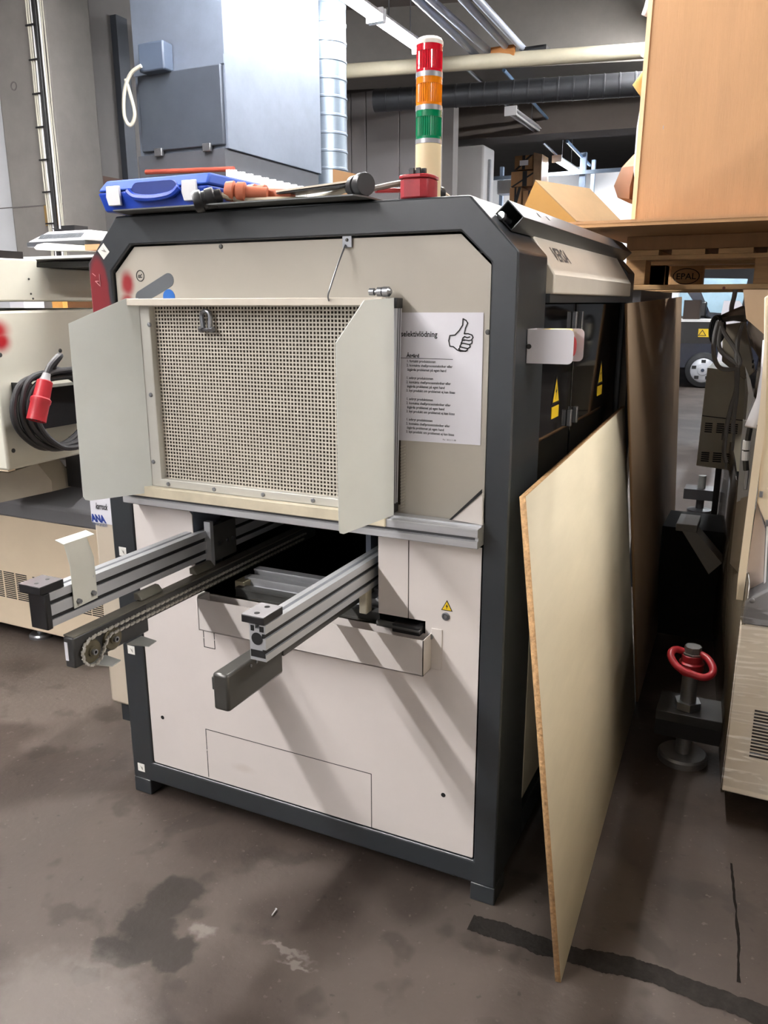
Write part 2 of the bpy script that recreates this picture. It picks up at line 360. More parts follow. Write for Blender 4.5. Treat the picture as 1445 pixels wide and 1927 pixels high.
MB().box((x0, y0-.012, (-2.4617, 3.3300, 3.2698)[2]-.04), (x1, y0-.002, (-2.4617, 3.3300, 3.2698)[2]+.02)).build('seam', GALV, vb)
pc = Vector((-2.4379, 3.2500, 3.3071))
MB().box(pc+Vector((-.13, -.02, -.09)), pc+Vector((.1, .09, .1))).build('junction_box', mat('blue_grey_box', (66, 76, 92), .5), vb, bevel=.012)
lp = [pc+Vector((-.1, -.03, -.05)), pc+Vector((-.2, -.03, -.09)), pc+Vector((-.27, -.03, -.2)), pc+Vector((-.29, -.03, -.36)), pc+Vector((-.24, -.03, -.43)), pc+Vector((-.19, -.03, -.36)), pc+Vector((-.22, -.03, -.22)), pc+Vector((-.26, -.02, -.12))]
def smooth(P, n=6, closed=False):
    P = [Vector(p) for p in P]; out = []; m = len(P)
    for i in range(m if closed else m-1):
        p0, p1, p2, p3 = (P[(i-1) % m], P[i], P[(i+1) % m], P[(i+2) % m]) if closed else (P[max(i-1, 0)], P[i], P[i+1], P[min(i+2, m-1)])
        for k in range(n):
            t = k/n; out.append(.5*((2*p1)+(-p0+p2)*t+(2*p0-5*p1+4*p2-p3)*t*t+(-p0+3*p1-3*p2+p3)*t**3))
    if not closed: out.append(P[-1])
    return out
CABW = mat('pale_cable', (188, 184, 170), .5, var=.05)
MB().tube(smooth(lp), .013, 8).build('cable_loop', CABW, vb)
MB().tube(smooth([p+Vector((.02, -.02, -.01)) for p in lp]), .011, 8).build('cable_loop', CABW, vb)
MB().cyl((-2.5856, 3.2500, 2.5510), (-1.7912, 3.2500, 2.5203), .018, 10).build('rusty_rod', mat('rusty_red_rod', (150, 66, 50), .5, var=.2), vb)
t0, t1 = Vector((-1.7500, 3.1794, 2.5081)), Vector((-1.7500, 4.6674, 2.5218))
t1 = Vector((t0.x, t1.y, t0.z)); q = MB(); nn = 44
q.box((t0.x-.06, t0.y, t0.z-.09), (t0.x-.05, t1.y, t0.z))
for i in range(nn): y_ = t0.y+(t1.y-t0.y)*i/nn; q.box((t0.x-.05, y_, t0.z-.09), (t0.x-.03, y_+(t1.y-t0.y)/nn*.75, t0.z+.004*(i % 3)))
q.build('slotted_rail', WHITE, vb)
sp = (-1.9863, 4.9500, 2.8419)
SPIR = mat('pale_spiral_duct', (128, 140, 152), .4, .5, var=.05)
prof = []; zz = .01
while zz < 4.85: prof += [(zz, .175), (zz+.12, .175), (zz+.125, .181), (zz+.14, .181)]; zz += .145
tag(MB().rev(((-1.9980, 4.9500, 3.2762)[0], 4.98, 0), (0, 0, 1), prof, 28).build('round_duct', SPIR), 'pale upright round spiral duct behind the ventilation box', 'duct')
rail = tag(MB().box((-3.899, 4.43, 0), (-3.83, 4.57, 4.1)).build('door_track', mat('dark_steel_track', (70, 74, 82), .5, .4)), 'dark upright steel door track on the wall left of the ventilation box', 'track')
cab = thing('cable_bundle', 'bundle of white cables tied down the corner of the concrete column', 'cables', (-3.75, 3.47, 2.0))
for i, (dx, m, r) in enumerate(((-.11, CABW, .008), (-.088, CABW, .008), (-.064, WHITE, .008), (-.04, BLACK, .008), (-.018, BLACK, .014), (.016, WHITE, .009), (.042, CABW, .007), (.066, CABW, .005))):
    random.seed(i); MB().tube(smooth([(-3.77+dx+random.uniform(-.006, .006), 3.475, z) for z in (1.9, 2.3, 2.7, 3.1, 3.5, 3.9, 4.3, 4.85)], 4), r, 8).build('cable', m, cab)
for z in (2.25, 2.5, 2.75, 3.0, 3.25, 3.5, 3.75): MB().box((-3.895, 3.455, z), (-3.8, 3.462, z+.012)).build('cable_tie', BLACK, cab)
tag(MB().box(((-3.9309, 3.4900, 2.2436)[0], 3.49, (-3.9309, 3.4900, 2.2436)[2]), ((-3.7834, 3.4900, 2.4068)[0], 3.499, (-3.7834, 3.4900, 2.4068)[2])).build('brown_plate', mat('old_brown_tape', (150, 120, 70), .7, var=.2)), 'old brown tape patch stuck low on the column beside the cables', 'tape')

# ---------------------------------------------------------------- the soldering machine
WX, HZ = 1.27, 1.8335
m = thing('soldering_machine', 'big charcoal framed soldering machine with cream panels, mesh window and conveyor arms', 'machine', (.635, .8, 0))
def arch(y, d):
    o = [(0, y, .055), (0, y, HZ-.1224), (.118, y, HZ), (WX-.118, y, HZ), (WX, y, HZ-.1224), (WX, y, .055)]
    i = [(.086, y, .124), (.086, y, 1.688), (.162, y, 1.757), (1.133, y, 1.757), (1.207, y, 1.688), (1.207, y, .124)]
    return MB().ring(o, i, (0, d, 0))
CHARF = mat('charcoal_frame_paint', (40, 44, 48), .34, spec=.7, var=.08, scale=6)
blend_spot(CHARF, (118, 24, 32), [((.035-.635, -.8, 1.62), (.042, .07, .125)), ((.045-.635, -.8, 1.52), (.05, .07, .12))], .28, .006, 20)
fr = arch(0, .25).build('front_frame', CHARF, m, bevel=.005)
for x in (0, WX-.07): MB().box((x, 0, 0), (x+.07, .09, .055)).build('foot', CHAR, m, bevel=.003)
arch(1.44, .16).build('rear_frame', CHAR, m, bevel=.005)
for x in (0, WX-.07): MB().box((x, 1.5, 0), (x+.07, 1.6, .055)).build('foot', CHAR, m)
MB().box((.118, .25, HZ-.045), (WX-.118, 1.44, HZ-.012)).build('roof_panel', CHAR, m)
for x in (0, WX-.06): MB().box((x, .25, .06), (x+.06, 1.44, .14)).build('base_rail', CHAR, m)
MB().box((.02, .25, .14), (.05, 1.44, 1.7)).build('side_panel', CHAR, m)
MB().box((.1, 1.6, .0), (1.2, 1.86, 1.6)).build('rear_light_block', CHAR, m)  # box added behind the machine to block light in the gap
# inner chamber
MB().box((.06, 1.2, .06), (1.21, 1.22, 1.78)).build('back_plate', VOID, m)
MB().box((.06, .06, .5), (1.2, 1.2, .51)).build('chamber_floor', VOID, m)
MB().box((1.02, .06, .5), (1.03, 1.2, 1.05)).build('chamber_side', VOID, m)
MB().box((.2, .06, .5), (.21, 1.2, 1.05)).build('chamber_side', VOID, m)
MB().box((.2, .06, 1.045), (1.03, 1.2, 1.055)).build('chamber_top', VOID, m)
Y = .012
# upper front panel with the window cut out
up = MB()
T = .003
def pz(mb, pts, y=Y, t=T, mi=0): return mb.prism([(x, y, z) for x, z in pts], (0, t, 0), mi)
zt, zl = 1.752, 1.683
pz(up, [(.09, 1.06), (.21, 1.06), (.21, zt), (.166, zt), (.09, zl)])
pz(up, [(.21, 1.6), (.98, 1.6), (.98, zt), (.21, zt)])
pz(up, [(.98, 1.06), (1.203, 1.06), (1.203, zl), (1.129, zt), (.98, zt)])
pz(up, [(.21, 1.06), (.98, 1.06), (.98, 1.1), (.21, 1.1)])
UPM = mat('shade_toned_greige', (176, 170, 158), .42, var=.05, scale=3)  # paint darkened to carry the shade on the upper front
blend_spot(UPM, (140, 30, 36), [((.13-.635, Y-.8, 1.655), (.034, .06, .05)), ((.125-.635, Y-.8, 1.60), (.03, .06, .045))], .7, .006, 20)
ups = up.build('upper_panel', UPM, m)
# brand mark: grey capsule, blue dot and the registered sign
def capsule(a, b, r, y, n=10):
    ax, az = a; bx, bz = b; g = math.atan2(bz-az, bx-ax)
    return [(bx+r*math.cos(g-math.pi/2+math.pi*i/n), y, bz+r*math.sin(g-math.pi/2+math.pi*i/n)) for i in range(n+1)] + \
           [(ax+r*math.cos(g+math.pi/2+math.pi*i/n), y, az+r*math.sin(g+math.pi/2+math.pi*i/n)) for i in range(n+1)]
a = (0.1855, 0.012, 1.6205); b = (0.278, 0.012, 1.6623)
MB().prism(capsule((a[0]-.01, a[2]-.004), (b[0], b[2]), .0185, Y), (0, -.0008, 0)).build('brand_bar', GREYINK, m)
c = (0.2762, 0.012, 1.6215); MB().cyl((c[0], Y, c[2]-.004), (c[0], Y-.0008, c[2]-.004), .0205, 28).build('brand_dot', BLUEINK, m)
c = (0.1794, 0.012, 1.6750)
rg = text_mb('R', .02, (c[0]+.0065, Y-.0008, c[2]-.0065), (0, 0, 1), (-1, 0, 0), bold=.0003)
rg.ring([(c[0]+.0145*math.cos(t*math.pi/12), Y-.0002, c[2]+.0155*math.sin(t*math.pi/12)) for t in range(24)],
        [(c[0]+.0122*math.cos(t*math.pi/12), Y-.0002, c[2]+.0132*math.sin(t*math.pi/12)) for t in range(24)], (0, -.0006, 0))
rg.build('registered_sign', INK, m)
for c in ((0.4601, 0.0120, 1.7444), (1.1996, 0.0120, 1.5347)): screw('screw', c, (0, -1, 0), .006, m, DSTEEL)

# mesh window -------------------------------------------------
wx0, wx1, wz0, wz1 = .238, .94, 1.108, 1.593
def xz(mb, x0, z0, x1, z1, y0, y1, mi=0): return mb.box((x0, y0, z0), (x1, y1, z1), mi)
MB().ring([(.198, -.03, 1.085), (.198, -.03, 1.612), (.962, -.03, 1.612), (.962, -.03, 1.085)],
          [(wx0, -.03, wz0), (wx0, -.03, wz1), (wx1, -.03, wz1), (wx1, -.03, wz0)], (0, .042, 0)).build('window_frame', mat('window_flange_paint', (196, 194, 186), .42, .15, var=.06), m, bevel=.002)
nx, nz = 68, 48
px_, pz_ = (wx1-wx0)/nx, (wz1-wz0)/nz; hs = .31
pm = MB(); V = []; Fq = []
for j in range(nz):
    for i in range(nx):
        cx, cz = wx0+(i+.5)*px_, wz0+(j+.5)*pz_; o = len(V)
        V += [(cx-px_/2, -.008, cz-pz_/2), (cx+px_/2, -.008, cz-pz_/2), (cx+px_/2, -.008, cz+pz_/2), (cx-px_/2, -.008, cz+pz_/2)]
        V += [(cx-px_*hs, -.008, cz-pz_*hs), (cx+px_*hs, -.008, cz-pz_*hs), (cx+px_*hs, -.008, cz+pz_*hs), (cx-px_*hs, -.008, cz+pz_*hs)]
        V += [(cx-px_*hs, -.006, cz-pz_*hs), (cx+px_*hs, -.006, cz-pz_*hs), (cx+px_*hs, -.006, cz+pz_*hs), (cx-px_*hs, -.006, cz+pz_*hs)]
        for k in range(4):
            q = (k+1) % 4; Fq += [(o+k, o+q, o+4+q, o+4+k), (o+4+k, o+4+q, o+8+q, o+8+k)]
pm.add(V, Fq)
MESHM = mat('perforated_sheet_paint', (204, 197, 184), .45, var=.1, scale=4)
stuff(pm.build('perforated_sheet', MESHM, m))
MB().box((.22, .045, 1.09), (.975, .05, 1.61)).build('window_back', mat('dim_interior_brown', (74, 64, 52), .5, var=.5, scale=5), m)  # dark brown sheet stands for the dim interior behind the mesh
for c in ((0.2361, -0.0300, 1.5435), (0.2231, -0.0300, 1.3501), (0.2144, -0.0300, 1.1569)): screw('screw', (c[0], -.03, c[2]), (0, -1, 0), .0062, m, STEEL)
for c in ((0.2635, -0.0300, 1.0954), (0.4257, -0.0300, 1.0956), (0.5890, -0.0300, 1.0967), (0.7459, -0.0300, 1.0967)): screw('screw', (c[0], -.03, c[2]), (0, -1, 0), .0062, m, STEEL)
# lips and flaps of the surround
MB().box((.183, -.056, 1.594), (.96, -.03, 1.613)).build('top_lip', mat('lip_paint', (208, 200, 186), .45, var=.1), m, bevel=.002)
MB().box((.112, -.05, 1.055), (.965, -.03, 1.0855)).build('bottom_lip', mat('yellowed_lip_paint', (206, 196, 172), .45, var=.14, scale=12), m, bevel=.002)
lo = Vector((.079, -.177, 0)); lr = Vector((.203, -.03, 0)); th = Vector((.002, -.0016, 0))
MB().prism([(lr.x, lr.y, 1.066), (lo.x+.012, lo.y+.014, 1.058), (lo.x+.003, lo.y+.004, 1.062), (lo.x, lo.y, 1.072), (lo.x+.009, lo.y, (0.1042, -0.177, 1.5485)[2]), (.182, -.055, 1.614), (lr.x, lr.y, 1.614)], th).build('side_flap', FLAP, m)
ro = Vector((.922, -.212, 0)); rr = Vector((.979, -.032, 0))
MB().prism([(rr.x, rr.y, 1.084), (ro.x+.005, ro.y+.012, 1.072), (ro.x+.001, ro.y+.003, 1.076), (ro.x, ro.y, 1.084), (ro.x, ro.y, (0.9297, -0.212, 1.5153)[2]), (.951, -.13, 1.606), (rr.x, rr.y, 1.612)], (.002, .0006, 0)).build('side_flap', FLAP, m)
# upright profile with black end caps
pf = MB(); sh = -.0105      # the profile stands slightly out of plumb
def lean(x, y, z): return (x+sh*(1.6-z)/.5, y, z)
def upright(mb, x0, x1, y0, y1, z0, z1):
    B_ = [lean(*p) for p in ((x0, y0, z0), (x1, y0, z0), (x1, y1, z0), (x0, y1, z0), (x0, y0, z1), (x1, y0, z1), (x1, y1, z1), (x0, y1, z1))]
    return mb.add(B_, [(0, 3, 2, 1), (4, 5, 6, 7), (0, 1, 5, 4), (1, 2, 6, 5), (2, 3, 7, 6), (3, 0, 4, 7)])
up_p = upright(pf, .964, .9865, -.029, .002, 1.11, 1.588).build('upright_profile', ALUL, m)
for y0 in (-.0215, -.0105): upright(MB(), .98, .987, y0, y0+.0035, 1.11, 1.588).build('groove_shade', MATS['dark_groove'] if 'dark_groove' in MATS else mat('dark_groove', (40, 40, 44), .5), up_p)  # dark strips stand for the shade in the profile's grooves
upright(MB(), .963, .9885, -.031, .003, 1.588, 1.612).build('profile_cap', BLACK, m, bevel=.002)
upright(MB(), .963, .9885, -.031, .003, 1.086, 1.11).build('profile_cap', BLACK, m, bevel=.002)
HATCH = mat('pale_rubber_seal', (190, 184, 170), .6, var=.05)
hm = MB()
for i in range(22): z = 1.085+i*.0078; hm.prism([(.981, .0115, z), (.993, .0115, z+.005), (.993, .0115, z+.009), (.981, .0115, z+.004)], (0, -.003, 0))
stuff(hm.build('rubber_seal', HATCH, m))
# hanging hook and shackles
c = (0.8377, 0.012, 1.7443)
hk = MB().box((c[0]-.013, Y-.006, c[2]-.014), (c[0]+.013, Y, c[2]+.014)).build('hook_plate', STEEL, m, bevel=.001)
screw('screw', (c[0], Y-.006, c[2]+.004), (0, -1, 0), .004, hk, DSTEEL)
e = (0.827, -0.06, 1.6375); MB().tube(smooth([(c[0]-.003, Y-.008, c[2]-.008), (c[0]*.55+e[0]*.45, -.03, c[2]*.52+e[2]*.48), (e[0], -.06, e[2]), (e[0]-.004, -.066, e[2]-.02), (e[0]-.01, -.05, e[2]-.035)], 4), .0022, 8).build('hook_wire', STEEL, m)
def shackle(c, y, parent, s=1., flat=False):
    cx, _, cz = c
    path = [(cx-.009*s, y, cz-.012*s), (cx-.011*s, y, cz+.008*s)] + [(cx+.011*s*math.cos(math.pi-t*math.pi/8), y, cz+.012*s+.011*s*math.sin(math.pi-t*math.pi/8)) for t in range(9)] + [(cx+.011*s, y, cz+.008*s), (cx+.009*s, y, cz-.012*s)]
    b = MB().tube(path, .0052*s, 8).build('shackle', STEEL, parent)
    MB().rev((cx-.018*s, y, cz-.016*s), (1, 0, 0), [(0, .007*s), (.008*s, .007*s), (.008*s, .004*s), (.028*s, .004*s), (.028*s, .0065*s), (.036*s, .0065*s)], 6).build('shackle_bolt', STEEL, b)
shackle((0.4244, -0.022, 1.5520), -.022, m, 1.25)
c2 = (0.9403, -0.02, 1.6261)
MB().rev((c2[0]-.028, -.02, c2[2]), (1, 0, 0), [(0, .009), (.012, .009), (.013, .005), (.02, .005), (.021, .011), (.033, .011), (.034, .007), (.036, .012), (.05, .012), (.056, .006)], 12).build('shackle', STEEL, m)

# aluminium beam under the window
bm_ = MB(); z0 = 1.027
bm_.prism([(.1, y, z) for y, z in ((.01, z0), (-.043, z0), (-.045, z0+.002), (-.045, z0+.018), (-.039, z0+.02), (-.039, z0+.027), (-.045, z0+.029), (-.045, z0+.047), (-.043, z0+.049), (-.018, z0+.049), (-.018, z0+.053), (.01, z0+.053))], (1.108, 0, 0))
cb_ = bm_.build('cross_beam', ALU, m)
MB().box((.1, -.0395, z0+.0205), (1.2, -.0385, z0+.0265)).build('groove_shade', mat('grey_groove', (70, 71, 74), .5), cb_)  # dark line stands for the shade inside the beam groove
# lower panel pieces
lp_ = MB(); Y2 = .006
lp_.prism([(x, Y2, z) for x, z in ((.094, .128), (1.2, .128), (1.203, .131), (1.203, 1.016), (1.0075, 1.016), (1.0075, .797), (1.055, .797), (1.055, .762), (.311, .762), (.311, 1.0), (.302, 1.01), (.089, 1.01), (.089, .133))], (0, .003, 0))
LOWM = mat('cream_lower_panel', (220, 213, 209), .42, var=.045, scale=3)
blend_spot(LOWM, (170, 150, 130), [((.455-.635, Y2-.8, .70), (.03, .05, .05)), ((.40-.635, Y2-.8, .68), (.022, .05, .04)), ((.25-.635, Y2-.8, .9), (.02, .05, .05)), ((.45-.635, Y2-.8, .2), (.06, .05, .02))], .9, .012, 18, amount=.22)
lw = lp_.build('lower_panel', LOWM, m)
rp = MB()
rp.prism([(x, Y2, z) for x, z in ((.919, .797), (1.0045, .797), (1.0045, 1.016), (.925, 1.016), (.919, 1.01))], (0, .003, 0))
rp.build('side_cover', LOWM, m)
MB().box((1.0, Y2+.0035, .797), (1.012, Y2+.006, 1.016)).build('cover_gap', INK, m)
MB().box((.3, .012, .79), (.311, .14, 1.01)).build('panel_return', GALV, m)
MB().box((.9195, .012, .8), (.927, .1, 1.01)).build('panel_return', GALV, m)
# thin laser cut outlines
def cut(pts, w=.0022):
    mb = MB()
    for (x0, z0), (x1, z1) in pts: mb.box((min(x0, x1)-w/2, Y2-.0007, min(z0, z1)-w/2), (max(x0, x1)+w/2, Y2+.001, max(z0, z1)+w/2))
    return mb.build('cut_outline', INK, lw)
cut([((.314, .303), (.894, .303)), ((.894, .303), (.894, .128)), ((.312, .303), (.312, .232)), ((.312, .226), (.312, .134))], .0018)
cut([((.327, .643), (.327, .618)), ((.367, .643), (.367, .618)), ((.327, .613), (.327, .586)), ((.367, .613), (.367, .586)), ((.327, .586), (.367, .586))], .002)
for c in ((0.1394, 0.0060, 0.3025), (1.1138, 0.0060, 0.2987)): MB().cyl((c[0], Y2+.001, c[2]), (c[0], Y2-.0008, c[2]), .0065, 16).build('screw_hole', INK, lw)
c = (1.1117, 0.006, 0.8203); MB().rev((c[0], Y2+.001, c[2]), (0, -1, 0), [(0, .011), (.003, .011), (.004, .008), (.004, .0075), (.002, .006), (.005, .004)], 18).build('lock', STEEL, lw)
def warn_tri(c, y, s, parent, nrm='y'):
    cx, cz = c
    def P(a, b, d): return (cx+a*s, y-d, cz+b*s) if nrm == 'y' else (y+d, cx+a*s, cz+b*s)
    t = MB().prism([P(-.5, -.43, 0), P(.5, -.43, 0), P(0, .5, 0)], Vector(P(0, 0, .0008))-Vector(P(0, 0, 0))).build('warning_sign', INK, parent)
    MB().prism([P(-.4, -.37, .0009), P(.4, -.37, .0009), P(0, .38, .0009)], Vector(P(0, 0, .0012))-Vector(P(0, 0, .0009))).build('sign_face', YELLOW, t)
    MB().prism([P(.04, .2, .0014), P(-.1, -.06, .0014), P(-.01, -.06, .0014), P(-.06, -.3, .0014), P(.1, .02, .0014), P(.01, .02, .0014)], Vector(P(0, 0, .0017))-Vector(P(0, 0, .0014))).build('sign_bolt', INK, t)
    return t
c = (1.1141, 0.006, 0.8498); warn_tri((c[0], c[2]), Y2, .031, lw)
# pocket tray in front of the lower panel
pk = MB(); yf = -.05
pk.box((.357, yf, .668), (1.073, yf+.002, .767)); pk.box((1.071, yf, .668), (1.073, Y2, .767)); pk.box((.357, yf, .668), (1.073, Y2, .67))
pk.prism([(.357, yf, .767), (.357, yf, .668), (.357, Y2, .668), (.357, Y2, .767)], (.002, 0, 0))
pk.build('pocket_tray', CREAM, m)
for x in (1.073,): MB().box((x, Y2-.003, .668), (x+.03, Y2, .782)).build('tray_flange', CREAM, m, bevel=.001)
MB().prism([(.32, Y2, .768), (.357, yf, .767), (.357, Y2, .767)], (0, 0, -.1)).build('tray_corner', CREAM, m)
c = (1.0713, 0.006, 0.7584); screw('screw', (c[0], Y2-.003, c[2]), (0, -1, 0), .008, m, STEEL)
MB().box((.97, -.02, .762), (1.05, .02, .786)).build('latch_block', BLACK, m, bevel=.003)
MB().cyl((.925, -.012, .778), (1.05, -.012, .775), .009, 12).build('latch_rod', DSTEEL, m)
g = [(1.1291, -0.012, 1.0842), (1.2050, -0.012, 1.1589), (1.2074, -0.012, 1.0799)]
MB().prism(g, (0, .01, 0)).build('gusset', CREAM, m)
MB().prism([Vector(g[0])+Vector((-.006, -.003, 0)), Vector(g[0])+Vector((.001, -.003, 0)), Vector(g[1])+Vector((0, -.003, 0)), Vector(g[1])+Vector((0, -.003, .01))], (0, .003, 0)).build('gusset_edge', INK, m)
# inside the opening: cross bars, dark machinery
for y, z, mm, nm in ((.10, .79, ALU, 'cross_bar'), (.15, .80, ALU, 'cross_bar'), (.05, .772, DSTEEL, 'cross_bar')):
    q = MB(); q.box((.42, y, z), (.9, y+.03, z+.006)); q.box((.42, y+.003, z-.02), (.9, y+.027, z)); q.box((.42, y, z-.026), (.9, y+.03, z-.02)); q.build(nm, mm, m)
MB().box((.33, .012, .735), (1.03, .06, .74)).build('tray_floor', mat('bronze_sheet', (92, 74, 54), .3, .6, var=.3, scale=10), m)
MB().box((.405, .07, .765), (.44, .13, .79)).build('bar_block', mat('beige_block', (176, 168, 142), .5), m, bevel=.002)
MB().box((.83, .11, .9), (.845, .3, 1.015)).build('guide_plate', GALV, m)
MB().box((.865, -.004, .79), (.888, .03, .885)).build('guide_plate', mat('beige_plate', (196, 190, 172), .45, var=.08), m, bevel=.003)
for i in range(5):
    random.seed(i+3); x = .6+.05*i
    MB().tube(smooth([(x, .8, 1.04), (x+random.uniform(-.05, .05), .75, .9), (x+random.uniform(-.06, .06), .7, .78), (x+.05, .8, .6)]), .009, 8).build('hose', DSTEEL, m)
MB().rev((.66, .5, .62), (.3, -.3, 1), [(0, .03), (.07, .03), (.08, .02), (.1, .02)], 16).build('motor', STEEL, m)

# conveyor rails ----------------------------------------------
def rail_profile(x0, x1, z0, z1, y0, y1, name, parent, grooves):
    mb = MB(); d = .009
    pts = [(x0, z0), (x0, z1)]
    xm = (x0+x1)/2
    pts += [(xm-.005, z1), (xm-.005, z1-d), (xm+.005, z1-d), (xm+.005, z1), (x1, z1)]
    for g in grooves: zg = z0+(z1-z0)*g; pts += [(x1, zg+.0055), (x1-d, zg+.0055), (x1-d, zg-.0055), (x1, zg-.0055)]
    pts += [(x1, z0)]
    r = mb.prism([(x, y0, z) for x, z in pts], (0, y1-y0, 0)).build(name, ALUL, parent)
    for g in grooves: zg = z0+(z1-z0)*g; MB().box((x1-d, y0+.001, zg-.0055), (x1-d+.004, y1, zg+.0055)).build('groove_shade', SL, r)  # dark strips stand for the shade inside the rail grooves
    return r
SL = mat('black_groove_shade', (24, 24, 26), .6, var=0)
# left arm
la = rail_profile(.285, .335, .862, .947, -.55, .62, 'conveyor_rail', m, (.7, .26))
ec = MB().box((.283, -.565, .858), (.3375, -.548, .948)).build('end_cap', BLACK, la, bevel=.003)
MB().box((.268, -.575, .949), (.3375, -.505, .968)).build('stop_block', BLACK, la, bevel=.0015)
MB().box((.2682, -.5748, .9682), (.3373, -.5052, .969)).build('stop_top', mat('sheen_grey_top', (120, 116, 120), .18, .2), la)  # grey cap holds the sheen on the black block's top
for y in (-.556, -.524): MB().cyl((.306, y, .9685), (.306, y, .9695), .005, 12).build('screw_hole', INK, la)
pl = [(0.337, -0.4599, 0.8678), (0.337, -0.4116, 0.8901)]
bk = MB()
yb0, yb1 = (0.337, -0.4823, 0.891)[1], (0.337, -0.4067, 0.9012)[1]
bk.prism([(.337, yb0, .885), (.337, yb1, .888), (.337, yb1, .995), (.325, yb1-.005, 1.045), (.325, yb0, 1.045), (.337, yb0, .995)], (.002, 0, 0))
bk.prism([(.327, yb0-.002, 1.045), (.327, yb1+.02, 1.045), (.30, yb1+.02, 1.052), (.30, yb0-.002, 1.052)], (0, 0, .002))
bk.build('reflector_bracket', mat('bracket_paint', (206, 206, 196), .45, var=.08), la)
for z, y in ((.9, yb0+.014), (.905, yb1-.014)): MB().rev((.338, y, z), (1, 0, 0), [(0, .0075), (.002, .0075), (.002, .006), (.009, .006)], 6).build('hex_bolt', STEEL, la)
# left chain conveyor
def chain_arm(xf, y0, y1, sgn, parent, prof_y1):
    zt_, zb_ = .835, .757
    xb = xf - sgn*.032
    p = MB().box((min(xf, xb), y0, zb_), (max(xf, xb), prof_y1, zt_)).build('chain_plate', mat('chain_plate_steel', (62, 62, 62), .4, .2, var=.1), parent, bevel=.004)
    return p
cp = chain_arm(.38, -.535, .6, 1, m, -.28)
cr = MB().box((.345, -.28, .79), (.378, .6, .833)).build('chain_rail', DSTEEL, m, bevel=.002)
MB().box((.345, -.53, .834), (.379, .6, .8375)).build('top_guide', mat('worn_grey_guide', (118, 114, 104), .4, .3, var=.15, scale=20), m)
for y, z in ((-.487, .785), (-.415, .79)):
    w = MB().rev((.38, y, z), (1, 0, 0), [(0, .03), (.006, .03), (.008, .027), (.008, .012), (.012, .012), (.012, .006), (.016, .006)], 24).build('chain_wheel', mat('bronze_wheel', (104, 98, 80), .4, .5, var=.15), m)
    MB().rev((.39, y, z), (1, 0, 0), [(0, .0075), (.01, .0075), (.01, .004), (.006, .004)], 12).build('wheel_hub', STEEL, w)
# chain: one link, copied along its path
cpath = []
for i in range(80): cpath.append((.5-(.5+.47)*i/79, .824))
for i in range(15): t = math.radians(90+15*i); cpath.append((-.487+.035*math.cos(t), .787+.035*math.sin(t)))
cpath += [(-.455, .778), (-.445, .795), (-.43, .808)]
for i in range(70): cpath.append((-.42+(.5+.42)*i/69, .808+.0*i))
P = [Vector((.392, y, z)) for y, z in cpath]
ds = [0]
for i in range(1, len(P)): ds.append(ds[-1]+(P[i]-P[i-1]).length)
pitch = .0095; NL = int(ds[-1]/pitch)
link_me = None; CH = mat('chain_steel', (186, 182, 174), .35, .3, var=.2, scale=60)
lm = MB()
lm.prism([(0, -.0052, -.0026), (0, -.002, -.0012), (0, .002, -.0012), (0, .0052, -.0026), (0, .006, 0), (0, .0052, .0026), (0, .002, .0012), (0, -.002, .0012), (0, -.0052, .0026), (0, -.006, 0)], (.0014, 0, 0))
lm.prism([(.0045, -.0052, -.0026), (.0045, .0052, -.0026), (.0045, .006, 0), (.0045, .0052, .0026), (.0045, -.0052, .0026), (.0045, -.006, 0)], (.0014, 0, 0))
lm.cyl((.0014, -.0036, 0), (.0045, -.0036, 0), .0018, 6)
link_me = lm.mesh('chain_link', CH, (0, 0, 0))
j = 0
for k in range(NL):
    s = k*pitch
    while j < len(ds)-2 and ds[j+1] < s: j += 1
    t = (s-ds[j])/max(1e-6, ds[j+1]-ds[j]); p = P[j].lerp(P[j+1], t); d = (P[j+1]-P[j]).normalized()
    lk = bpy.data.objects.new('chain_link', link_me); COL.objects.link(lk); lk.parent = m
    ROT = Matrix(((1, 0, 0), (0, d.y, -d.z), (0, d.z, d.y)))
    lk.matrix_local = Matrix.Translation(p-Vector((.635, .8, 0))-Vector((.003*(k % 2), 0, 0))) @ ROT.to_4x4()
MB().box((.352, -.5365, .775), (.362, -.535, .822)).build('number_label', PAPER, m)
for y in (-.49, -.36): MB().prism([(.375, y, .752), (.375, y+.055, .752), (.425, y+.055, .748), (.43, y+.02, .748)], (0, 0, -.003)).build('guard_tab', mat('pale_zinc_tab', (176, 178, 174), .4, .2, var=.08), m)
for y in (-.28, -.05):
    MB().prism([(.335, y, .857), (.348, y, .857), (.362, y, .842), (.362, y, .838), (.335, y, .838)], (0, .085, 0)).build('rail_clip', mat('clip_grey', (128, 126, 116), .45, .3), m, bevel=.003)
MB().box((.335, .05, .85), (.352, .16, .96)).build('bracket_plate', DSTEEL, m)
MB().box((.33, .035, .835), (.352, .05, .975)).build('bracket_plate', ALUL, m)
for y in (.075, .115, .14): MB().cyl((.352, y, .9), (.356, y, .9), .006, 8).build('plate_bolt', STEEL, m)
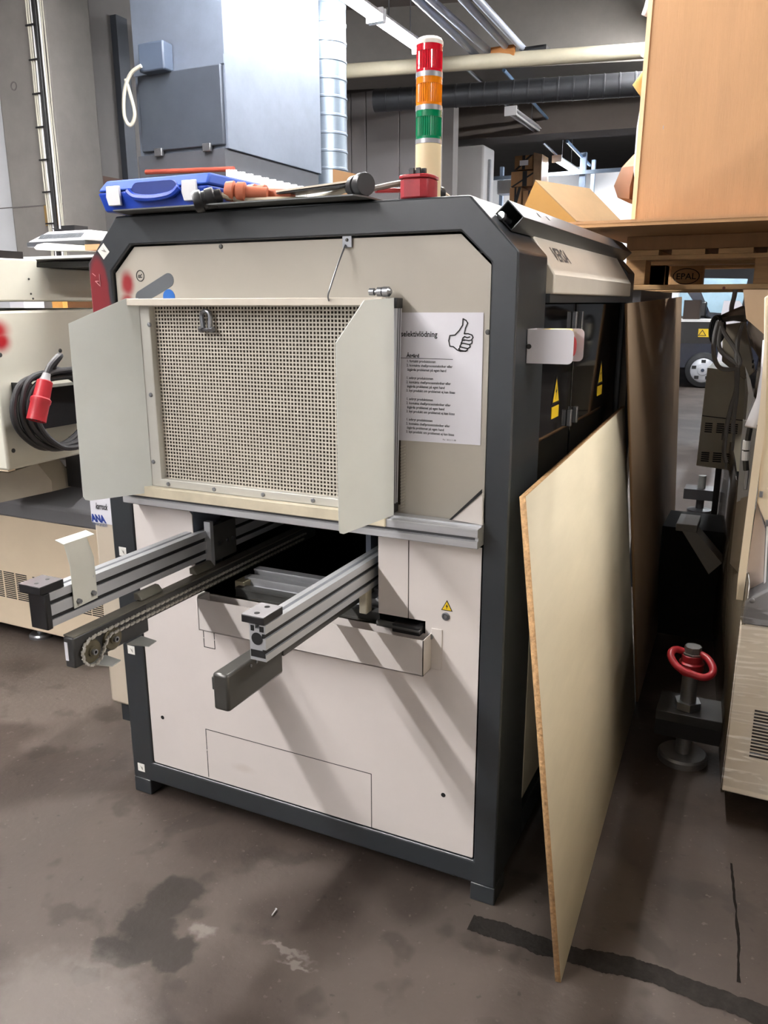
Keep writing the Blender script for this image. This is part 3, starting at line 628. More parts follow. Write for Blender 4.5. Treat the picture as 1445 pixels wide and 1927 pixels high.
# right arm: open profile end, stop block, dark chain cover
ra = MB()
xa, xb_ = .862, .902
oc = [(xa, .865), (xa, .947), (xb_, .947), (xb_, .865)]
rail = rail_profile(xa, xb_, .865, .947, -.5, .4, 'conveyor_rail', m, (.70, .26))
MB().rev((.881, -.5005, .915), (0, -1, 0), [(0, .014), (.0006, .014)], 20).build('profile_bore', VOID, rail)
for a, b in (((.864, .873), (.9, .889)), ((.866, .932), (.874, .944)), ((.888, .932), (.898, .944))):
    MB().box((a[0], -.5012, a[1]), (b[0], -.5002, b[1])).build('profile_cavity', VOID, rail)
MB().box((.846, -.505, .949), (.902, -.43, .966)).build('stop_block', BLACK, rail, bevel=.0015)
MB().box((.8462, -.5048, .9662), (.9018, -.4302, .967)).build('stop_top', mat('sheen_pale_top', (170, 168, 172), .2, .3), rail)  # pale cap holds the sheen on this block's top
for y in (-.487, -.448): MB().cyl((.874, y, .9665), (.874, y, .9676), .006, 12).build('screw_hole', INK, rail)
MB().box((.792, -.545, .752), (.832, -.33, .838)).build('chain_cover', mat('dark_chain_cover', (72, 71, 68), .3, .3, var=.08), m, bevel=.006)
MB().box((.786, -.54, .795), (.792, -.5, .825)).build('cover_lug', DSTEEL, m, bevel=.002)
for i in range(3): MB().cyl((.832, -.46+.022*i, .826), (.8345, -.46+.022*i, .826), .0035, 8).build('cover_screw', STEEL, m)
MB().box((.8, -.33, .795), (.834, .6, .833)).build('chain_rail', DSTEEL, m)
for y in (-.44, -.28, -.05): MB().box((.83, y, .842), (.868, y+.04, .866)).build('rail_clip', MATS['clip_grey'], m, bevel=.002)
# stickers on the frame
STK = mat('white_sticker', (232, 230, 224), .5, var=.02)
def sticker(c, a, s=.0145, y=0):
    cx, _, cz = c; R_ = lambda u, v: (cx+u*math.cos(a)-v*math.sin(a), y-.0006, cz+u*math.sin(a)+v*math.cos(a))
    t = MB().prism([R_(-s, -s), R_(s, -s), R_(s, s), R_(-s, s)], (0, .0006, 0)).build('sticker', STK, m)
    q = MB()
    q.prism([Vector(R_(-.3*s, .5*s))+Vector((0, -.0004, 0)), Vector(R_(.3*s, .05*s))+Vector((0, -.0004, 0)), Vector(R_(.32*s, .6*s))+Vector((0, -.0004, 0)), Vector(R_(.48*s, -.6*s))+Vector((0, -.0004, 0)), Vector(R_(.1*s, -.25*s))+Vector((0, -.0004, 0))], (0, .0003, 0))
    q.build('sticker_mark', mat('sticker_mark', (150, 146, 138), .5), t)
    return t
sticker((0.0636, -0, 1.7426), math.radians(40), .0155)
for p in ((0.0367, 0.0000, 0.8527), (0.0361, -0.0000, 0.5214), (0.0352, 0.0000, 0.0954)): sticker(p, 0)
c = (0.0281, -0, 1.6639)
q = MB()
for a, b in (((-.013, .02), (-.002, .012)), ((-.004, -.002), (.013, -.016)), ((.013, -.016), (.013, .018)), ((-.004, -.002), (.008, -.002))):
    q.tube([(c[0]+a[0], -.0012, c[2]+a[1]), (c[0]+b[0], -.0012, c[2]+b[1])], .0011, 5)
q.build('scratched_mark', mat('pink_scratch', (210, 150, 150), .6), m)

# right hand side: tube on the chamfer, hood, glass doors, guard
K = WX-.118+HZ
n_ = Vector((1, 0, 1)).normalized(); d_ = Vector((1, 0, -1)).normalized()
A0 = Vector((1.188, .072, K-1.188)); w_, h_ = .0565, .042
o4 = [A0+n_*.001, A0+d_*w_+n_*.001, A0+d_*w_+n_*h_, A0+n_*h_]
cc = sum(o4, Vector())/4
i4 = [p+(cc-p)*.13 for p in o4]
MB().ring(o4, i4, (0, 1.5, 0)).build('hinge_tube', CHAR, m, bevel=.003)
MB().prism([p+Vector((0, .12, 0)) for p in i4], (0, .004, 0)).build('tube_inner_dark', VOID, m)  # black plate stands for the dark inside of the open tube
MB().rev(A0+d_*.03+n_*.008+Vector((0, .03, 0)), (-.3, -1, .3), [(0, .006), (.03, .006), (.03, .01), (.04, .01)], 12).build('tube_bolt', STEEL, m)
for y in (.2, .29): MB().prism([A0+n_*(h_+.0006)+d_*.016+Vector((0, y, 0)), A0+n_*(h_+.0006)+d_*.03+Vector((0, y, 0)), A0+n_*(h_+.0006)+d_*.03+Vector((0, y+.012, 0)), A0+n_*(h_+.0006)+d_*.016+Vector((0, y+.012, 0))], n_*.0004).build('tube_slot', INK, m)
hp = [(1.13, 1.815), (1.165, 1.836), (1.185, 1.832), (1.288, 1.668), (1.288, 1.622), (1.24, 1.618), (1.235, 1.66)]
HOOD = mat('cream_hood_paint', (218, 212, 200), .4, var=.05)
MB().prism([(x, .256, z) for x, z in hp], (0, 1.16, 0)).build('hood', HOOD, m, bevel=.004)
hd = Vector((1.288-1.185, 0, 1.668-1.832)).normalized(); hn = Vector((.164, 0, .103)).normalized()
text_mb('VERSA', .058, Vector((1.185, .36, 1.832))+hd*.15+hn*.001, (0, 1, 0), -hd, bold=.001).build('hood_lettering', GREYINK, m)
MB().box((1.23, .25, 1.60), (1.28, 1.44, 1.622)).build('hood_rail', CHAR, m)
for a, b, nm in ((.256, .64, 'glass_door'), (.655, 1.43, 'glass_door')):
    dm = MB().box((1.25, a, .96), (1.258, b, 1.598)).build(nm, GLASSB, m, bevel=.002)
    ys = b-.04 if a < .5 else a+.025
    for z0, z1 in ((1.515, 1.575), (1.24, 1.29)):
        MB().box((1.258, ys, z0), (1.272, ys+.018, z1)).build('door_handle', STEEL, dm, bevel=.002)
    cy = .452 if a < .5 else 1.09
    warn_tri((cy, 1.362), 1.2584, .085, dm, 'x')
    MB().box((1.2583, cy-.04, 1.285), (1.2592, cy+.04, 1.318)).build('sign_strip', YELLOW, dm)
MB().box((1.236, .25, .14), (1.25, 1.44, 1.6)).build('side_core', VOID, m)
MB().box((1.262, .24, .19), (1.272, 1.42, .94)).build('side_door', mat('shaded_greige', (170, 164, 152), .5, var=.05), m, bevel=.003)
gd = MB()
gz0, gz1 = 1.461, 1.540
def plate(mb, y, x0, x1, z0, z1, t=.0015, r=.012):
    pts = [(x0, z0), (x1-r, z0)] + [(x1-r+r*math.sin(i*math.pi/8), z0+r-r*math.cos(i*math.pi/8)) for i in range(1, 5)] + [(x1, z1-r)] + [(x1-r+r*math.cos(i*math.pi/8), z1-r+r*math.sin(i*math.pi/8)) for i in range(1, 5)] + [(x0, z1)]
    return mb.prism([(x, y, z) for x, z in pts], (0, t, 0))
plate(gd, .09, 1.27, 1.381, gz0, gz1); plate(gd, .172, 1.27, 1.387, gz0+.002, gz1); gd.box((1.27, .09, gz0), (1.2715, .172, gz1))
gd.build('button_guard', mat('milky_plastic', (228, 226, 232), .4, var=.02), m)
MB().box((1.30, .094, gz1-.012), (1.36, .17, gz1)).build('button_box', mat('pale_yellow_box', (226, 204, 120), .5), m, bevel=.003)
MB().rev((1.33, .13, 1.5), (1, 0, 0), [(0, .018), (.02, .018), (.02, .026), (.04, .026), (.045, .02)], 20).build('stop_button', RED, m)
c = (1.2722, 0.089, 1.5001); MB().cyl((c[0]+.004, .09, c[2]), (c[0]+.004, .086, c[2]), .006, 10).build('screw', BLACK, m)
# beige side cabinet on the left flank, with its sticker
sc_ = MB().box((-.178, .1, .241), (-.004, .8, 1.12)).build('side_cabinet', mat('tan_side_panel', (196, 184, 166), .45, var=.05), m, bevel=.012)
MB().box((-.15, .12, .17), (-.004, .6, .241)).build('cabinet_plinth', CHAR, m)
MB().box((-.186, .16, .42), (-.178, .2, .56)).build('cabinet_handle', mat('lilac_handle', (190, 184, 196), .4), m, bevel=.003)
s0 = (-0.1844, 0.099, 0.9928); s1 = (-0.09, 0.099, 0.8932)
st = MB().box((s0[0], .0985, s1[2]+.005), (-.02, .0995, s0[2]+.02)).build('dealer_sticker', PAPER, m)
c = (-0.1611, 0.098, 0.9468); text_mb('karrock', .03, (c[0], .0978, c[2]), (1, 0, 0), (.15, 0, 1), fit=.052, bold=.0006).build('handwriting', INK, st)
c = (-0.183, 0.098, 0.9026); text_mb('ANA', .034, (c[0]+.002, .0978, c[2]), (1, 0, 0), (-.25, 0, 1), fit=.062, bold=.0022).build('sticker_lettering', mat('navy_ink', (24, 52, 130), .5), st)
c = (-0.1853, 0.098, 0.884); text_mb('www.anabin', .021, (c[0]+.004, .0978, c[2]+.0045), (1, 0, 0), (0, 0, 1), fit=.064, bold=.0002).build('sticker_lettering', mat('slate_ink', (96, 106, 130), .5), st)

# ---------------------------------------------------------------- notice taped to the machine
nt = thing('paper_notice', 'white printed instruction sheet with thumbs up picture taped beside the mesh window', 'notice', (1.1, .01, 1.42))
pa = [(0.9707, 0.011, 1.5780), (1.1883, 0.011, 1.5787), (1.1898, 0.011, 1.2701), (0.9715, 0.011, 1.2676)]
MB().prism(pa, (0, -.0006, 0)).build('sheet', PAPER, nt)
YN = Y-.0021
c = (0.9813, 0.0099, 1.5219); text_mb('selektivlödning', .0185, (c[0]-.001, YN, c[2]), (1, 0, 0), (0, 0, 1), fit=.095, bold=.0004).build('heading', INK, nt)
c = (0.9956, 0.0099, 1.4729); text_mb('Åtgärd', .012, (c[0], YN, c[2]), (1, 0, 0), (0, 0, 1), bold=.0004).build('subheading', INK, nt)
a = (0.9772, 0.0099, 1.4717); b = (1.1154, 0.0099, 1.4723); MB().box((a[0], YN, a[2]-.0018), (b[0], YN+.0003, a[2]-.0006)).build('rule', INK, nt)
blocks = [(765, 681.5, ['1. fortsätt produktionen', '2. kontakta chef/processtekniker eller', ' åtgärda problemet på egen hand']),
          (764.5, 713, ['1. avbryt produktionen', '2. kontakta chef/processtekniker eller', ' åtgärda problemet på egen hand', '3. byt produkt om problemet ej kan lösas']),
          (764.5, 752.5, ['1. avbryt produktionen', '2. kontakta chef/processtekniker eller', ' åtgärda problemet på egen hand', '3. byt produkt om problemet ej kan lösas']),
          (764, 791, ['1. avbryt produktionen', '2. kontakta chef/processtekniker eller', ' åtgärda problemet på egen hand', '3. byt produkt om problemet ej kan lösas'])]
for px0, py0, ls in blocks:
    c = {681.5: (0.9957, 0.0099, 1.4608), 713: (0.9952, 0.0099, 1.4204), 752.5: (0.9955, 0.0099, 1.3692), 791: (0.9951, 0.0099, 1.3186)}[py0]
    text_mb('\n'.join(ls), .0088, (c[0], YN, c[2]), (1, 0, 0), (0, 0, 1), fit=.1195 if len(ls) == 3 else .1275, bold=.00012, line=1.16).build('text_block', INK, nt)
c = (1.0933, 0.0099, 1.2737); text_mb('Per  2012-11-08', .0052, (c[0], YN, c[2]+.002), (1, 0, 0), (0, 0, 1)).build('footer', INK, nt)

TH = [[(1.1388, 0.0099, 1.5642), (1.1380, 0.0099, 1.5497), (1.1300, 0.0099, 1.5375), (1.1196, 0.0099, 1.5270), (1.1070, 0.0099, 1.5256), (1.1043, 0.0099, 1.5139), (1.1075, 0.0099, 1.5011), (1.1162, 0.0099, 1.5000), (1.1257, 0.0099, 1.4929), (1.1337, 0.0099, 1.4900), (1.1483, 0.0099, 1.4909)],
      [(1.1388, 0.0099, 1.5642), (1.1465, 0.0099, 1.5606), (1.1506, 0.0099, 1.5546), (1.1456, 0.0099, 1.5437), (1.1427, 0.0099, 1.5304), (1.1525, 0.0099, 1.5305), (1.1617, 0.0099, 1.5276), (1.1645, 0.0099, 1.5223), (1.1607, 0.0099, 1.5161), (1.1542, 0.0099, 1.5148), (1.1423, 0.0099, 1.5164)],
      [(1.1566, 0.0099, 1.5233), (1.1501, 0.0099, 1.5214), (1.1435, 0.0099, 1.5237), (1.1396, 0.0099, 1.5206), (1.1377, 0.0099, 1.5157), (1.1437, 0.0099, 1.5152)],
      [(1.1627, 0.0099, 1.5150), (1.1622, 0.0099, 1.5089), (1.1558, 0.0099, 1.5057), (1.1412, 0.0099, 1.5085), (1.1353, 0.0099, 1.5084), (1.1384, 0.0099, 1.5145)],
      [(1.1571, 0.0099, 1.5057), (1.1579, 0.0099, 1.5003), (1.1521, 0.0099, 1.4965), (1.1375, 0.0099, 1.4992), (1.1321, 0.0099, 1.5010), (1.1360, 0.0099, 1.5072)],
      [(1.1514, 0.0099, 1.4965), (1.1508, 0.0099, 1.4928), (1.1469, 0.0099, 1.4903), (1.1350, 0.0099, 1.4918), (1.1296, 0.0099, 1.4948), (1.1335, 0.0099, 1.4998)]]
q = MB()
for P_ in TH:
    P_ = [Vector((p[0], YN+.0001, p[2])) for p in P_]; n = len(P_)
    for i in range(n-1):
        a, b = P_[i], P_[i+1]; d = (b-a).normalized(); s = Vector((-d.z, 0, d.x))*.0014
        q.prism([a-s-d*.0008, a+s-d*.0008, b+s+d*.0008, b-s+d*.0008], (0, -.0004, 0))
q.build('thumb_picture', INK, nt)

# ---------------------------------------------------------------- things lying on the machine
ZT = HZ
tr = MB()
pp = [(.176, -.07, ZT+.004), (.895, -.07, ZT+.004), (.912, -.035, ZT+.003), (.912, .62, ZT+.002), (.2, .62, ZT+.002), (.16, .3, ZT+.002), (.16, 0., ZT+.002)]
tag(tr.prism(pp, (0, 0, .0035)).build('sheet_tray', mat('grey_steel_sheet', (92, 94, 94), .45, .3, var=.1)), 'thin grey metal sheet lying on the machine roof under the blue case', 'sheet')
ZS = ZT+.0078
# blue case
BLUE = mat('blue_case_plastic', (22, 62, 168), .35, var=.05); BLUEL = mat('light_blue_lid', (40, 78, 168), .65, spec=.25, var=.04)
bc = thing('tool_case', 'blue plastic tool case with two white latches on the machine roof', 'case', (.27, .1, ZS))
u_ = Vector((0.4462, -0.03, 1.8420))-Vector((0.1149, -0.03, 1.8474)); 
cx0, cx1, cy0, cy1 = .092, .462, -.035, .245
b = MB(); zb, zm, zt_ = ZS, ZS+.05, ZS+.083
def frustum(mb, x0, y0, x1, y1, z0, X0, Y0, X1, Y1, z1):
    return mb.add([(x0,y0,z0),(x1,y0,z0),(x1,y1,z0),(x0,y1,z0),(X0,Y0,z1),(X1,Y0,z1),(X1,Y1,z1),(X0,Y1,z1)], [(0,3,2,1),(4,5,6,7),(0,1,5,4),(1,2,6,5),(2,3,7,6),(3,0,4,7)])
frustum(b, cx0+.012, cy0+.012, cx1-.012, cy1-.01, zb, cx0, cy0, cx1, cy1, zm); b.build('case_body', BLUE, bc, bevel=.006)
b = MB(); frustum(b, cx0, cy0, cx1, cy1, zm+.002, cx0+.012, cy0+.025, cx1-.008, cy1-.02, zt_); b.build('case_lid', BLUEL, bc, bevel=.006)
b = MB()
for t in (0,): b.prism(capsule((.235, zm-.004), (.345, zm-.004), .022, cy0-.001), (0, .01, 0))
b.build('handle_recess', mat('deep_blue_recess', (18, 46, 120), .4), bc)
b = MB(); hpth = smooth([(.205, cy0-.004, zm-.002), (.23, cy0-.006, zm-.018), (.29, cy0-.007, zm-.024), (.35, cy0-.006, zm-.018), (.375, cy0-.004, zm-.002)], 5)
b.tube(hpth, .009, 8).build('carry_handle', BLUE, bc)
for x in (.15, .405):
    MB().prism([(x-.022, cy0-.004, zm+.014), (x+.022, cy0-.004, zm+.014), (x+.026, cy0-.008, zm-.014), (x+.025, cy0-.003, zm-.036), (x-.018, cy0-.003, zm-.036), (x-.021, cy0-.008, zm-.014)], (0, .008, 0)).build('latch', WHITE, bc, bevel=.002)
# beacon
bx, by = 1.001, .12
bk_ = thing('signal_beacon', 'tall signal beacon with red, orange and green lenses on a cream pole', 'beacon', (bx, by, ZT))
CRM = mat('cream_pole_plastic', (226, 208, 168), .4, var=.03)
MB().rev((bx, by, ZT), (0, 0, 1), [(0, .036), (.004, .036), (.006, .031), (.132, .031)], 28).build('pole', CRM, bk_)
LENS = [('green_lens', mat('green_lens', (0, 132, 84), .12, var=0, coat=1, trans=.15), 1.976, 2.038), ('orange_lens', mat('orange_lens', (244, 140, 16), .12, var=0, coat=1, trans=.15), 2.049, 2.109), ('red_lens', mat('red_lens', (214, 22, 44), .12, var=0, coat=1, trans=.15), 2.12, 2.178)]
for nme, mm, z0, z1 in LENS:
    V = []; n = 72; b = MB(); pr = []
    for i in range(n):
        r = .0305 if i % 2 else .0288; g = 2*math.pi*i/n; pr.append((bx+r*math.cos(g), by+r*math.sin(g), z0+.002))
    b.prism(pr, (0, 0, z1-z0-.004)); b.rev((bx, by, z0), (0, 0, 1), [(0, .031), (.006, .031)], 28); b.rev((bx, by, z1-.014), (0, 0, 1), [(0, .031), (.014, .031)], 28)
    b.build('lens', mm, bk_)['label'] = nme.replace('_', ' ')
SILV = mat('silver_band', (206, 206, 210), .25, .7, var=.02)
for z0, z1 in ((1.966, 1.976), (2.038, 2.049), (2.109, 2.12)): MB().rev((bx, by, z0), (0, 0, 1), [(0, .0318), (z1-z0, .0318)], 28).build('band', SILV, bk_)
MB().rev((bx, by, 2.178), (0, 0, 1), [(0, .0318), (.008, .0318), (.014, .028), (.016, .024)], 28).build('cap', mat('offwhite_cap', (222, 216, 208), .4), bk_)
# red socket
rs = thing('power_socket', 'dusty red plastic connector housing with black teeth beside the beacon', 'connector', (1.012, .04, ZT))
b = MB(); pts = [(.976, .012), (.99, .002), (1.03, .002), (1.046, .012), (1.05, .04), (1.046, .072), (.98, .072), (.974, .04)]
b.prism([(x, y, ZT) for x, y in pts], (0, 0, .044)); b.build('housing', mat('dusty_red_plastic', (150, 34, 44), .55, var=.3, scale=30), rs, bevel=.004)
b = MB(); b.prism([(1.012+(x-1.012)*1.06, .04+(y-.04)*1.06, ZT+.044) for x, y in pts], (0, 0, .008)); b.build('collar', RED, rs, bevel=.002)
for i in range(6): g = i*math.pi/3; MB().box((1.008+.016*math.cos(g)-.005, .04+.016*math.sin(g)-.004, ZT+.052), (1.008+.016*math.cos(g)+.005, .04+.016*math.sin(g)+.004, ZT+.068)).build('tooth', BLACK, rs)
# black round cable connectors
def conn(c, d, label, cable, grp='round cable connectors'):
    t = thing('cable_connector', label, 'connector', c, grp)
    MB().rev(c, d, [(0, .0155), (0, .025), (.005, .027), (.02, .027), (.023, .022), (.031, .022), (.033, .025), (.052, .025), (.055, .018), (.07, .016), (.072, .01)], 20).build('shell', BLACK, t)
    MB().rev(Vector(c)+Vector(d).normalized()*.003, d, [(0, .021), (.001, .021)], 18).build('pin_face', mat('dark_pin_face', (36, 36, 38), .5), t)
    e = Vector(c)+Vector(d).normalized()*.07
    MB().tube(smooth([e]+[Vector(p) for p in cable], 5), .0075, 8).build('cable', mat('beige_cable', (190, 178, 156), .5, var=.05), t)
    return t
conn((.446, -.07, ZS+.004), (.75, .42, .22), 'black round cable connector overhanging the front edge beside the blue case', [(.56, .0, ZS+.012), (.66, .03, ZS+.010), (.72, .12, ZS+.014), (.60, .18, ZS+.012)])
conn((.905, -.022, ZS+.026), (-.85, .5, -.02), 'black round cable connector with coupling ring lying right of the brown clips', [(.78, .05, ZS+.02), (.70, .08, ZS+.014), (.6, .09, ZS+.012), (.56, .14, ZS+.014), (.66, .2, ZS+.01)])
conn((.985, .10, ZT+.026), (.5, .8, 0), 'black round cable connector half hidden behind the red socket', [(1.03, .18, ZT+.018), (.98, .3, ZT+.02), (.86, .28, ZT+.016)])
for pth, r, mm, lb in (([(.88, .04, ZT+.03), (.94, .12, ZT+.052), (.98, .16, ZT+.045), (1.0, .19, ZT+.03)], .007, mat('grey_cable', (120, 112, 104), .5), 'grey cable arching up between the round connector and the red socket'),
                       ([(.89, .06, ZT+.03), (.94, .14, ZT+.036), (.985, .17, ZT+.03)], .006, mat('red_cable', (170, 44, 50), .5), 'red cable lying under the grey arch beside the red socket')):
    tag(MB().tube(smooth(pth, 6), r, 8).build('cable', mm), lb, 'cable')
BRN = mat('terracotta_plastic', (176, 96, 66), .55, var=.12, scale=20)
for i, (x, y, z, a, L, lb) in enumerate(((.555, .0, ZS+.03, .35, .11, 'terracotta plastic clip lying tallest beside the blue case'), (.60, .04, ZS+.026, .1, .13, 'terracotta plastic clip lying under the beige cable'), (.525, .05, ZS+.026, -.3, .08, 'terracotta plastic clip tucked against the blue case corner'))):
    t = thing('pipe_clip', lb, 'clip', (x, y, ZS), 'terracotta clips')
    d = Vector((math.cos(a), math.sin(a), -.06)); p = Vector((x, y, z))
    MB().rev(p-d*L*.5, d, [(0, .012), (.004, .023), (.024, .026), (.028, .018), (.034, .024), (.052, .024), (.056, .016), (L, .014)], 12).build('clip_body', BRN, t)
    MB().rev(p-d*L*.5-d*.0005, -d, [(0, .011), (.001, .008)], 12).build('clip_bore', mat('dark_terracotta', (110, 56, 40), .6), t)
t = MB().prism([(.63, .02, ZS+.028), (.875, -.02, ZS+.034), (.885, .02, ZS+.034), (.64, .08, ZS+.03)], (0, 0, .004)).build('flat_strip', mat('pale_strip', (206, 196, 178), .5))
tag(t, 'flat pale strip with black underside lying across the cables', 'strip')
tag(MB().prism([(.63, .022, ZS+.024), (.88, -.018, ZS+.028), (.885, .02, ZS+.028), (.64, .08, ZS+.024)], (0, 0, .003)).build('black_strip', BLACK), 'thin black bar lying directly under the pale strip', 'strip')
tag(MB().prism([(0.5837, 0.4, 1.9780), (0.6875, 0.4, 1.9527), (.679, .4, 1.8415), (.582, .4, 1.8415)], (0, .012, 0)).build('cardboard_scrap', KRAFT2), 'torn brown cardboard piece standing on the roof behind the cables', 'cardboard')
# ---------------------------------------------------------------- leaning boards
CHIPF = mat('pale_board_veneer', (200, 190, 164), .6, var=.06, scale=3, stretch=(1, 1, 4))
CHIPE = mat('chipboard_edge', (186, 148, 104), .85, var=.4, scale=90, bump=.5, bscale=120)
def board(name, label, bf, bb, tf, tb, t, mf, me, cat='board'):
    P = [Vector(p) for p in (bf, bb, tb, tf)]; n = (P[1]-P[0]).cross(P[3]-P[0]).normalized(); n = -n if n.x > 0 else n
    Q = [p+n*t for p in P]
    mb = MB(); mb.add(P+Q, [(0, 1, 2, 3)], 0); mb.add(P+Q, [(7, 6, 5, 4)], 0); mb.add(P+Q, [(0, 4, 5, 1), (1, 5, 6, 2), (2, 6, 7, 3), (3, 7, 4, 0)], 1)
    o = mb.build(name, [mf, me])
    bm = bmesh.new(); bm.from_mesh(o.data); bmesh.ops.remove_doubles(bm, verts=bm.verts, dist=1e-5); bmesh.ops.recalc_face_normals(bm, faces=bm.faces[:]); bm.to_mesh(o.data); bm.free()
    return tag(o, label, cat)
board('chipboard_sheet', 'pale veneered chipboard sheet leaning on the right side of the machine', (1.497, -.176, .002), (1.441, 1.325, .002), (1.352, -.158, 1.197), (1.300, 1.40, 1.212), .014, CHIPF, CHIPE)
board('hardboard_sheet', 'dark brown hardboard sheet leaning behind the pale chipboard', (1.446, 1.37, .002), (1.39, 3.1, .002), (1.300, 1.29, 1.597), (1.285, 3.25, 1.632), .010, mat('brown_hardboard', (156, 134, 110), .5, var=.12, scale=2), mat('hardboard_edge', (150, 118, 84), .8))

# ---------------------------------------------------------------- machine on the left
lm_ = thing('placement_machine', 'cream machine with grey band and vent slots standing left of the charcoal machine', 'machine', (-1.5, 1.2, 0))
LMC = mat('cream_machine_paint', (220, 218, 204), .42, var=.04); LMW = mat('warm_cream_paint', (224, 206, 180), .45, var=.04); GREYB = mat('grey_band_paint', (118, 118, 122), .45, var=.04)
yl = .75
zl0 = .055
MB().box((-2.7, yl, zl0), (-.62, 2.0, .625)).build('lower_body', LMW, lm_, bevel=.006)
MB().prism([(-2.7, yl-.006, .622), (-2.7, yl-.006, .70), (-2.7, yl+.12, .80), (-2.7, 2.0, .80), (-2.7, 2.0, .622)], (2.08, 0, 0)).build('grey_band', GREYB, lm_, bevel=.012)
X1 = -.9
MB().prism([(X1, .38, .955), (X1, .38, 1.572), (X1, 1.2, 1.58), (X1, 1.2, .965)], (-1.8, 0, 0)).build('upper_body', LMC, lm_, bevel=.01)
MB().box((-2.7, .385, .95), (X1-.01, .42, .96)).build('lower_edge', LMW, lm_)
up_ = LMC
MB().prism([(X1-.02, .4, 1.61), (X1-.02, .4, 1.77), (X1-.02, .651, 1.772), (X1-.02, .646, 1.742), (X1-.02, 1.2, 1.742), (X1-.02, 1.2, 1.61)], (-1.8, 0, 0)).build('top_cover', LMC, lm_, bevel=.006)
MB().box((-2.65, .46, 1.572), (-2.4, 1.15, 1.612)).build('cover_spacer', DSTEEL, lm_)
MB().box((-2.65, .42, 1.77), (X1-.04, .60, 1.80)).build('black_strip', BLACK, lm_)
RS = mat('cream_with_red_spray', (220, 218, 204), .42, var=.04)
# red spray mark on the upper body side: a thin patch of the same sheet
blend_spot(MATS['cream_machine_paint'], (178, 30, 40), [((X1+1.5, .40-1.2, 1.50), (.06, .085, .062)), ((X1+1.5, .42-1.2, 1.46), (.06, .06, .06))], .8, .01, 10)
sb = MB().box((X1, .445, 1.115), (X1+.10, .80, 1.275)).build('cable_bracket', mat('black_steel_bracket', (26, 26, 28), .35, .2), lm_, bevel=.002)
MB().box((X1, .44, 1.1), (X1+.11, .446, 1.30)).build('bracket_flange', BLACK, lm_)
for c in ((-0.9000, 0.4044, 1.4085), (-0.9000, 0.7007, 1.4094), (-0.9000, 0.7043, 1.0382), (-0.9000, 0.4126, 1.0324)): screw('screw', (X1, c[1], c[2]), (1, 0, 0), .009, lm_, DSTEEL)
for c in ((-0.9200, 0.5974, 1.6958), (-0.9200, 0.5999, 1.6385), (-0.9200, 0.6078, 1.6199)): screw('screw', (X1-.02, c[1], c[2]), (1, 0, 0), .004, lm_, DSTEEL)
# black workings seen under the upper body
MB().box((-2.6, .9, .8), (X1-.02, 1.9, .955)).build('inner_block', VOID, lm_)
MB().box((-1.02, .78, .8), (-.94, .9, .96)).build('inner_post', BLACK, lm_)
MB().box((-1.35, .84, .80), (-1.06, .87, .845)).build('inner_cover', LMC, lm_)
MB().box((-1.36, .80, .885), (-1.0, .86, .915)).build('feeder_rail', WHITE, lm_)
MB().box((-1.3, .86, .925), (-1.1, .9, .953)).build('inner_plate', LMW, lm_)
MB().box((-1.42, .76, .86), (-1.34, .80, .955)).build('inner_post', BLACK, lm_)
MB().prism([(-1.14, .79, .87), (-1.06, .79, .87), (-1.08, .79, .905), (-1.11, .79, .915)], (0, .03, 0)).build('feeder_hook', DSTEEL, lm_)
# slanted grey underside piece to the left
MB().prism([(-1.2537, 0.62, 0.8757), (-1.1968, 0.62, 0.8759), (-1.0617, 0.66, 0.9231), (-1.0311, 0.7, 0.8394), (-1.0350, 0.7, 0.7906), (-1.3043, 0.64, 0.7245)], (0, .12, 0)).build('lower_guard', mat('beige_guard', (168, 160, 144), .45), lm_)
vent = mat('vent_void', (26, 22, 20), .8, var=0)
def slots(x0, x1, z0, z1, n, y, parent, gap=.5):
    for k in range(n):
        zz = z0+(z1-z0)*k/(n-1) if n > 1 else z0
        h = (z1-z0)/(n-1)*gap/2
        MB().box((x0, y-.0012, zz-h), (x1, y+.002, zz+h)).build('vent_slot', vent, parent)
gx = [-1.5770, -1.4923, -1.4808, -1.4092, -1.3979, -1.3240, -1.2838, -1.2118, -1.2047, -1.1340, -1.1270, -1.0576]
for i in range(0, 12, 2): slots(gx[i], gx[i+1], .205, .335, 14, yl, lm_)
gx = [-0.9967, -0.9223, -0.9156, -0.8460]
for i in range(0, 4, 2): slots(gx[i], gx[i+1], .205, .335, 14, yl, lm_)
for x, y in ((-1.34, .81), (-2.4, .81)):
    MB().rev((x, y, 0), (0, 0, 1), [(0, .058), (.012, .058), (.02, .05), (.022, .02), (.06, .02)], 28).build('levelling_foot', STEEL, lm_)
# plug and cable coil hanging on it
cc_ = thing('power_cable', 'coiled black power cable hung on the bracket with red five pin plug', 'cable', (-.8, .55, 1.1))
CAB = mat('black_rubber_cable', (40, 40, 42), .45, var=.1)
xc = X1+.15
for i, (dy, dz, r) in enumerate(((0, 0, .0125), (.028, .012, .0125), (.05, -.008, .012), (.075, .018, .012))):
    X_ = xc+.012*i-.03
    loop = smooth([(X_, .345+dy, 1.25+dz*.3), (X_, .335+dy, 1.17), (X_, .375+dy, 1.10-dz*.4), (X_, .46+dy, 1.045-dz*.5), (X_, .58+dy, 1.05-dz*.5), (X_-.01, .70+dy, 1.12), (X_-.02, .72+dy, 1.22), (X_, .63+dy, 1.31+dz), (X_, .5+dy, 1.325+dz), (X_, .395+dy, 1.31+dz)], 5, True)
    MB().tube(loop, r, 10, closed=True).build('cable_turn', CAB, cc_)
pt, pb = Vector((-0.7, 0.4288, 1.3164)), Vector((-0.7, 0.3661, 1.1697)); pd = (pb-pt).normalized()
k_ = (pb-pt).length
